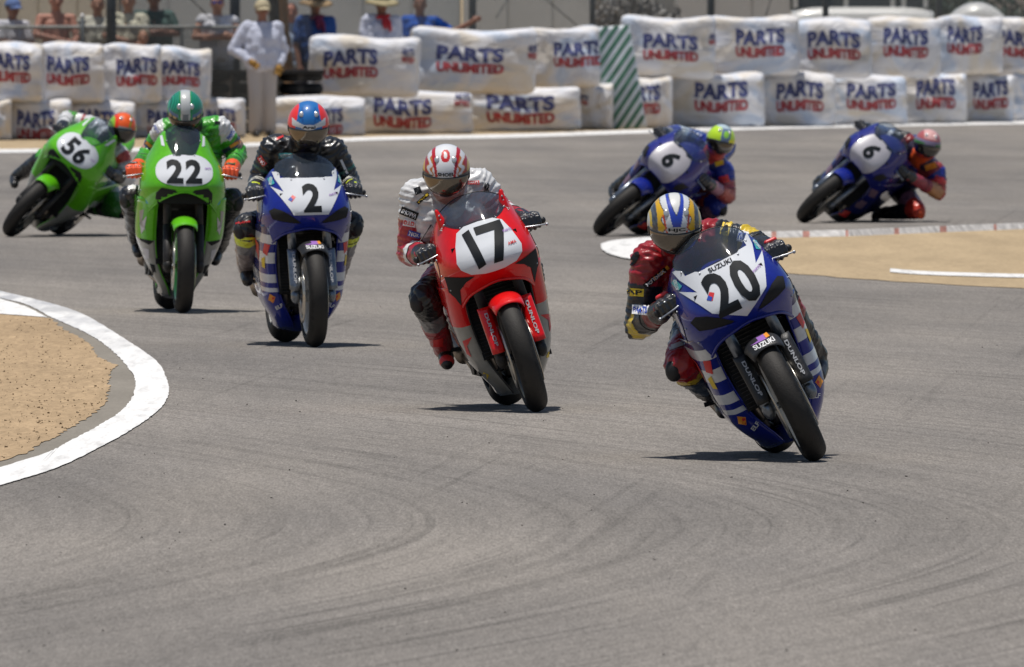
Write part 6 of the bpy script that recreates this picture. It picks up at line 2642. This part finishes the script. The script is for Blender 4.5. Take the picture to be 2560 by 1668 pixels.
        link('shirt', me, 'cloth', root)
    mb = MB()
    mb.cap(V(-0.06, 0, 0.96), 0.142 * s, V(0.06, 0, 0.96), 0.142 * s)
    for (a, b_, h_) in ((hipL, knL, anL), (hipR, knR, anR)):
        mb.cap(a, 0.115 * s, b_, 0.092 * s)
        mb.cap(b_, 0.092 * s, h_ + V(0, 0, 0.02), 0.088 * s)
    me = remesh(mb, 'trousers', 0.013, 2)
    set_col(me, np.tile(np.array(trousers), (len(me.vertices), 1)))
    link('trousers', me, 'cloth', root)
    for a in (anL, anR):
        mb = MB()
        mb.tube([a + V(0, 0.05, -0.045), a + V(0, -0.06, -0.045), a + V(0, -0.17, -0.055)], [0.042 * s, 0.046 * s, 0.036 * s], 12, round_ends=True)
        link('shoe', mb.mesh('shoe'), 'boot_black', root)
    # hair
    mb = MB()
    mb.ball(hd + V(0, 0.022, 0.028), (0.086 * s, 0.092 * s, 0.104 * s), 18)
    hm = mb.mesh('hair')
    mh = mat('hair', hair, rough=0.7, bump=0.6, bscale=40)
    link('hair', hm, mh, root)
    if hat:
        kind, hc = hat
        mh = mat('hat', hc, rough=0.85, bump=0.5, bscale=50, var=0.25, vscale=15)
        mb = MB()
        if kind == 'straw':
            prof = [(0.0, 0.150), (0.04, 0.150), (0.07, 0.138), (0.085, 0.09), (0.090, 0.05), (0.10, 0.035), (0.15, 0.030), (0.19, 0.012), (0.215, -0.02)]
        elif kind == 'cap':
            prof = [(0.0, 0.135), (0.04, 0.131), (0.075, 0.105), (0.098, 0.055), (0.103, 0.03)]
        rows = []
        for (r_, z_) in prof:
            row = []
            for k in range(33):
                a = 2 * pi * k / 32
                rr = r_
                zz = z_
                if kind == 'straw' and r_ > 0.12: zz += 0.02 * abs(sin(a)) - 0.02 * max(0, -sin(a)) * 1.5 + 0.018 * cos(a * 2)
                row.append(hd + V(rr * cos(a), rr * sin(a) * 1.08, zz))
            rows.append(row)
        mb.grid(rows)
        ho = link('hat', solid(mb, 'hat', 0.006), mh, root)
        if kind == 'cap':
            mb = MB()
            rows = []
            for i in range(7):
                t = i / 6
                rows.append([hd + V((0.098 - 0.01 * t) * sin(a) * (1 - 0.15 * t), -0.03 - (0.075 + 0.085 * t) * cos(a), 0.035 - 0.03 * t - 0.02 * (abs(sin(a))) ** 2) for a in [radians(-75 + 150 * k / 14) for k in range(15)]])
            mb.grid(rows)
            link('peak', solid(mb, 'peak', 0.006), mh, ho)
        elif kind == 'straw':
            mb = MB()
            mb.tube([hd + V(0.097 * cos(2 * pi * k / 24), 0.105 * sin(2 * pi * k / 24), 0.055) for k in range(25)], 0.012 * s, 6)
            link('hat_band', mb.mesh('hat_band'), 'wood_dark', ho)
    if scarf:
        ms = mat('scarf', scarf, rough=0.85, bump=0.6, bscale=30)
        mb = MB()
        ring = []
        for k in range(25):
            a = 2 * pi * k / 24
            ring.append(nk + V(0.088 * cos(a), 0.082 * sin(a) - 0.01, 0.0 + 0.012 * cos(a)))
        mb.tube(ring, 0.026 * s, 8)
        mb.tube([nk + V(0.02, -0.10, -0.01), nk + V(0.05, -0.145, -0.08), nk + V(0.07, -0.15, -0.17)], [0.03 * s, 0.034 * s, 0.02 * s], 8, round_ends=True)
        mb.tube([nk + V(0.0, -0.10, -0.01), nk + V(-0.01, -0.15, -0.08), nk + V(0.0, -0.155, -0.14)], [0.03 * s, 0.03 * s, 0.018 * s], 8, round_ends=True)
        link('scarf', mb.mesh('scarf'), ms, root)
    if glasses:
        mb = MB()
        for sx in (-1, 1):
            mb.ball(hd + V(sx * 0.033, -0.090, 0.008), (0.028 * s, 0.010 * s, 0.018 * s), 12)
            mb.tube([hd + V(sx * 0.06, -0.075, 0.012), hd + V(sx * 0.082, 0.0, 0.012)], 0.004 * s, 6)
        mb.tube([hd + V(-0.012, -0.098, 0.012), hd + V(0.012, -0.098, 0.012)], 0.004 * s, 6)
        link('sunglasses', mb.mesh('sunglasses'), mat('lens', glasses, rough=0.1, coat=1.0), root)
    if gloves:
        for (b_, c_) in ((eL, hL), (eR, hR)):
            mb = MB()
            d = (c_ - b_).normalized()
            mb.cap(c_ - d * 0.03 * s, 0.042 * s, c_ + d * 0.05 * s, 0.048 * s)
            n = d.cross(Vector((0, -1, 0.2))).normalized()
            for k in range(4):
                o_ = n * (k - 1.5) * 0.021 * s
                mb.tube([c_ + d * 0.07 * s + o_, c_ + d * 0.125 * s + o_ * 1.1 + V(0, 0, -0.012)], 0.0135 * s, 8, round_ends=True)
            mb.tube([c_ + d * 0.02 * s - n * 0.035 * s, c_ + d * 0.06 * s - n * 0.06 * s], 0.014 * s, 8, round_ends=True)
            link('work_glove', remesh(mb, 'work_glove', 0.008, 2), mat('glove_tan', gloves, rough=0.8), root)
    return root


MY = G(655, 343, 0).y
spectator('man in white shirt, white trousers and beige cap standing in the barrier gap', 655, MY, 2, 'hip', (0.50, 0.52, 0.62), (0.46, 0.43, 0.42), hat=('cap', (0.40, 0.34, 0.22)), skin=SKIN2, gloves=(0.30, 0.16, 0.03), sleeve='long', facing=12, cat='marshal')
SY = LY + 0.35
spectator('person in a pale shirt and blue cap at the far left edge of the photo', 30, SY + 0.1, -2, 'railr', (0.58, 0.58, 0.62), (0.12, 0.12, 0.16), hat=('cap', (0.10, 0.16, 0.35)), skin=SKIN2, facing=35)
spectator('bare-chested sunburnt person leaning on the low fence, second from left', 140, SY + 0.05, -24, 'railr', (0.5, 0.25, 0.2), (0.10, 0.06, 0.05), bare=True, skin=(0.42, 0.19, 0.13), facing=10)
spectator('person in a cream shirt leaning an arm on the fence by the first thick post', 314, SY, -22, 'railr', (0.48, 0.46, 0.36), (0.20, 0.19, 0.18), skin=SKIN, facing=-10, lean=0.04)
spectator('person in a pale shirt half hidden behind the first thick post', 244, SY + 0.5, -12, 'down', (0.46, 0.45, 0.38), (0.2, 0.2, 0.2), skin=SKIN)
spectator('person in a dark green top standing behind the cream shirted man', 385, SY + 0.6, -30, 'fold', (0.06, 0.10, 0.09), (0.08, 0.06, 0.06), skin=SKIN2, hat=('cap', (0.15, 0.25, 0.24)))
spectator('child with brown hair looking over the bales below the cream shirted man', 358, SY - 0.5, 76, 'down', (0.35, 0.22, 0.18), (0.15, 0.12, 0.12), hair=(0.16, 0.09, 0.05))
spectator('person in a white vest and blue sunglasses with arms folded on the fence', 543, SY + 0.05, -16, 'fold', (0.55, 0.55, 0.58), (0.34, 0.31, 0.29), glasses=(0.02, 0.03, 0.35), sleeve=False, skin=(0.40, 0.20, 0.13))
spectator('person in a light blue shirt partly hidden by the brown timber pole', 728, PY_ + 1.2, 8, 'down', (0.34, 0.42, 0.55), (0.2, 0.2, 0.25), skin=(0.36, 0.14, 0.09))
HY = 240.5
spectator('man in a dark blue shirt, straw hat and dark red scarf behind the tyre wall', 788, HY, -14, 'down', (0.03, 0.08, 0.26), (0.05, 0.05, 0.08), hat=('straw', (0.28, 0.19, 0.10)), skin=SKIN2, scarf=(0.16, 0.02, 0.06), facing=18, cat='marshal')
spectator('man in a white shirt, straw hat and bright red scarf behind the bales', 953, 241.3, -16, 'down', (0.56, 0.58, 0.68), (0.5, 0.5, 0.5), hat=('straw', (0.30, 0.25, 0.14)), skin=SKIN2, scarf=(0.5, 0.03, 0.04), facing=20, cat='marshal')
spectator('man in a bright blue shirt holding the fence post with an outstretched arm', 1050, 244.4, -12, 'out', (0.025, 0.10, 0.42), (0.05, 0.05, 0.1), skin=SKIN2, cat='marshal', lean=0.0)
